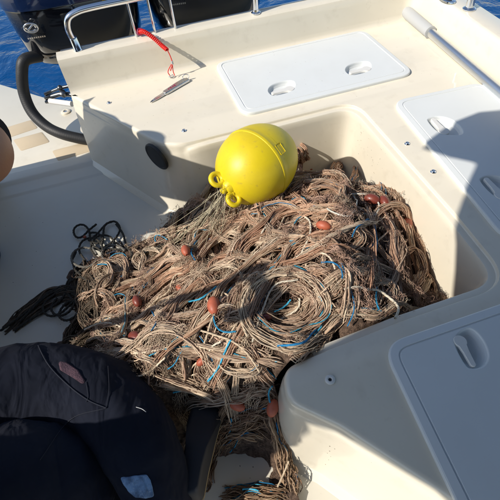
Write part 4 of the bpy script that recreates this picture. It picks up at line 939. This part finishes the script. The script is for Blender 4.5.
for k, g_ in enumerate((G[0], G[2], G[5], G[7], G[9], G[12], G[16], G[20], G[22], G[4])):
    L_ = [(u+rng.normal(0, 3), v+rng.normal(0, 3)) for u, v in g_]
    one_rope('blue_line', px_rope(L_, .0020, None, lift=.020), .0020, CB[k % 3]*1.1)
DR = (.045, .042, .036)
dark_ropes = [[(99, 225), (90, 232), (82, 240), (76, 238), (75, 230), (83, 226), (90, 232), (92, 245), (100, 252)], [(88, 244), (98, 236), (107, 226), (116, 223), (121, 232), (112, 245), (98, 252)], [(116, 225), (124, 236), (126, 248), (118, 246), (112, 244)], [(126, 252), (112, 251), (100, 252), (90, 250)], [(104, 260), (104, 240), (106, 226), (114, 224)], [(78, 252), (74, 262), (76, 272), (84, 278)], [(20, 325), (45, 300), (62, 292), (78, 296), (72, 312), (60, 318), (52, 310), (60, 298)], [(0, 334), (28, 314), (48, 296), (66, 288), (80, 290)], [(70, 285), (80, 278), (90, 284), (98, 292)], [(205, 205), (190, 228), (165, 246), (130, 262), (105, 275)], [(203, 208), (192, 222), (182, 238)], [(100, 262), (92, 250), (98, 238), (110, 238), (116, 246), (108, 254), (96, 250)], [(86, 262), (80, 252), (84, 242), (96, 240), (104, 248)], [(120, 244), (128, 250), (134, 258), (126, 262)], [(76, 275), (68, 286), (72, 300), (82, 304)], [(88, 236), (96, 234), (104, 240), (98, 246), (90, 242)], [(90, 296), (74, 290), (56, 296), (44, 308), (50, 318), (64, 314), (76, 302), (88, 300)], [(70, 290), (62, 302), (48, 312), (30, 322), (14, 334)], [(96, 300), (84, 312), (70, 322), (60, 318), (66, 306), (82, 300)], [(92, 268), (80, 274), (70, 284), (74, 296), (88, 300)]]
for px_ in dark_ropes: one_rope('dark_rope', px_rope(px_, .0058, None, lift=.010), .0058, DR)
for (cu, cv, ru, rv) in ((86, 260, 13, 10), (115, 257, 12, 9)): one_rope('grey_rope_ring', px_rope([(cu+ru*math.cos(a), cv+rv*math.sin(a)) for a in np.linspace(0, 6.1, 13)], .006, None, lift=.016), .006, (.16, .15, .13))
# floats: oval beads with a hole along the axis, threaded on the head rope
def float_bead(px, size, ang, lift=.030, dark=False):
    c = Vector(surf(*px)); c.z += lift; k = size*1.2
    dirw = Vector(surf(px[0]+4*math.cos(ang), px[1]+4*math.sin(ang)))-Vector(surf(*px)); dirw.z *= .4; dirw.normalize()
    pr = []
    for i in range(13):
        a = math.pi*(.08+.84*i/12); pr.append((math.sin(a)*.0185*k, -math.cos(a)*.029*k))
    pr = [(.0045*k, -.022*k)]+pr+[(.0045*k, .022*k)]
    m = MB(); m.lathe(pr, c, dirw, 20); o = obj('float', m.mesh('float'), ORD if dark else ORA, net, 60)
    if dark: o['label'] = 'dark red float'
    return o
ORD = mat('dark_red_float', (.19, .04, .025), .42, coat=.1, bump=(100, .1, .001))
for px, s_, a_ in (((405, 229), 1.05, 1.9), ((215, 310), 1.0, 1.5), ((323, 231), .85, .2), ((310, 172), .85, .5), ((187, 255), .8, 1.3), ((181, 292), .7, .6), ((238, 408), .85, .4), ((273, 411), .85, 1.8), ((203, 365), .6, 2.2)): float_bead(px, s_, a_)
for px, s_, a_ in (((138, 341), 1.05, .2), ((371, 204), 1.0, .3), ((383, 206), .9, 1.0), ((139, 305), .8, 1.2), ((266, 322), .6, .3)): float_bead(px, s_, a_, dark=True)
float_bead((85, 238), .4, .3, .010)
# debris: specks on gelcoat and floor
s = MB(); s2 = MB()
def speck(mb, p, n, r_):
    n = Vector(n).normalized(); q = Vector((0, 0, 1)).rotation_difference(n); k = random.randint(4, 6); a0_ = random.random()*6
    rg = [Vector(p)+q @ Vector((r_*random.uniform(.5, 1.3)*math.cos(a0_+6.283*i/k), r_*random.uniform(.5, 1.3)*math.sin(a0_+6.283*i/k), .0004)) for i in range(k)]
    mb.add(rg+[Vector(p)+n*(r_*.5+.0006)], [(i, (i+1) % k, k) for i in range(k)])
for _ in range(90):   # floor
    x, y = random.uniform(-.95, .1), random.uniform(.2, 2.1)
    if float(height(x, y)) < .0: speck(s, (x, y, 0), (0, 0, 1), random.choice((.0011, .0016, .0022)))
for u, v, r_ in ((253, 467, .003), (240, 466, .0022), (262, 449, .002), (97, 332, .003), (225, 485, .002), (250, 478, .0016)): speck(s, PZ(u, v, 0), (0, 0, 1), r_)
for _ in range(150):
    x, y = random.uniform(-.35, 1.6), random.uniform(1.66, 2.3); speck(s if random.random() < .75 else s2, (x, y, .4502 if not (.43 < x < 1.39 and 1.72 < y < 2.3) else .4674), (0, 0, 1), random.uniform(.0006, .0014))
for _ in range(110):
    x = random.uniform(.14, .95); z = random.uniform(.25, .41); speck(s if random.random() < .45 else s2, (x, 1.645-.033-(.40-z)*.064, z), (0, -1, .08), random.uniform(.0008, .0022))
for _ in range(80):
    y = random.uniform(.9, 1.5); z = random.uniform(.25, .41); speck(s, (.996-.033-(.40-z)*.064, y, z), (-1, 0, .08), random.uniform(.0008, .0018))
pA, pB_ = Vector((.165, .335)), Vector((.46, -.03)); fdn = (pB_-pA).normalized(); nn = Vector((-fdn.y*-1, fdn.x)); nn = Vector((-abs(fdn.y), -abs(fdn.x)))
for _ in range(60):
    p = Vector(inner[random.randint(len(inner)//2, len(inner)-1)]); 
    if p.y > .3: continue
    i = min(range(len(inner)), key=lambda j: (inner[j]-p).length); z = random.uniform(.12, .38); dd = .018+(.34-z)*.085 if z < .34 else .014
    q_ = inner[i]+nr[i]*dd; speck(s, (q_.x, q_.y, z), (nr[i].x, nr[i].y, .08), random.uniform(.0010, .0024))
o = obj('dirt_specks', s.mesh('specks', False), DIRT, None, None); tag(o, kind='stuff')
o = obj('fish_scales', s2.mesh('scales', False), SHELL, None, None); tag(o, kind='stuff')
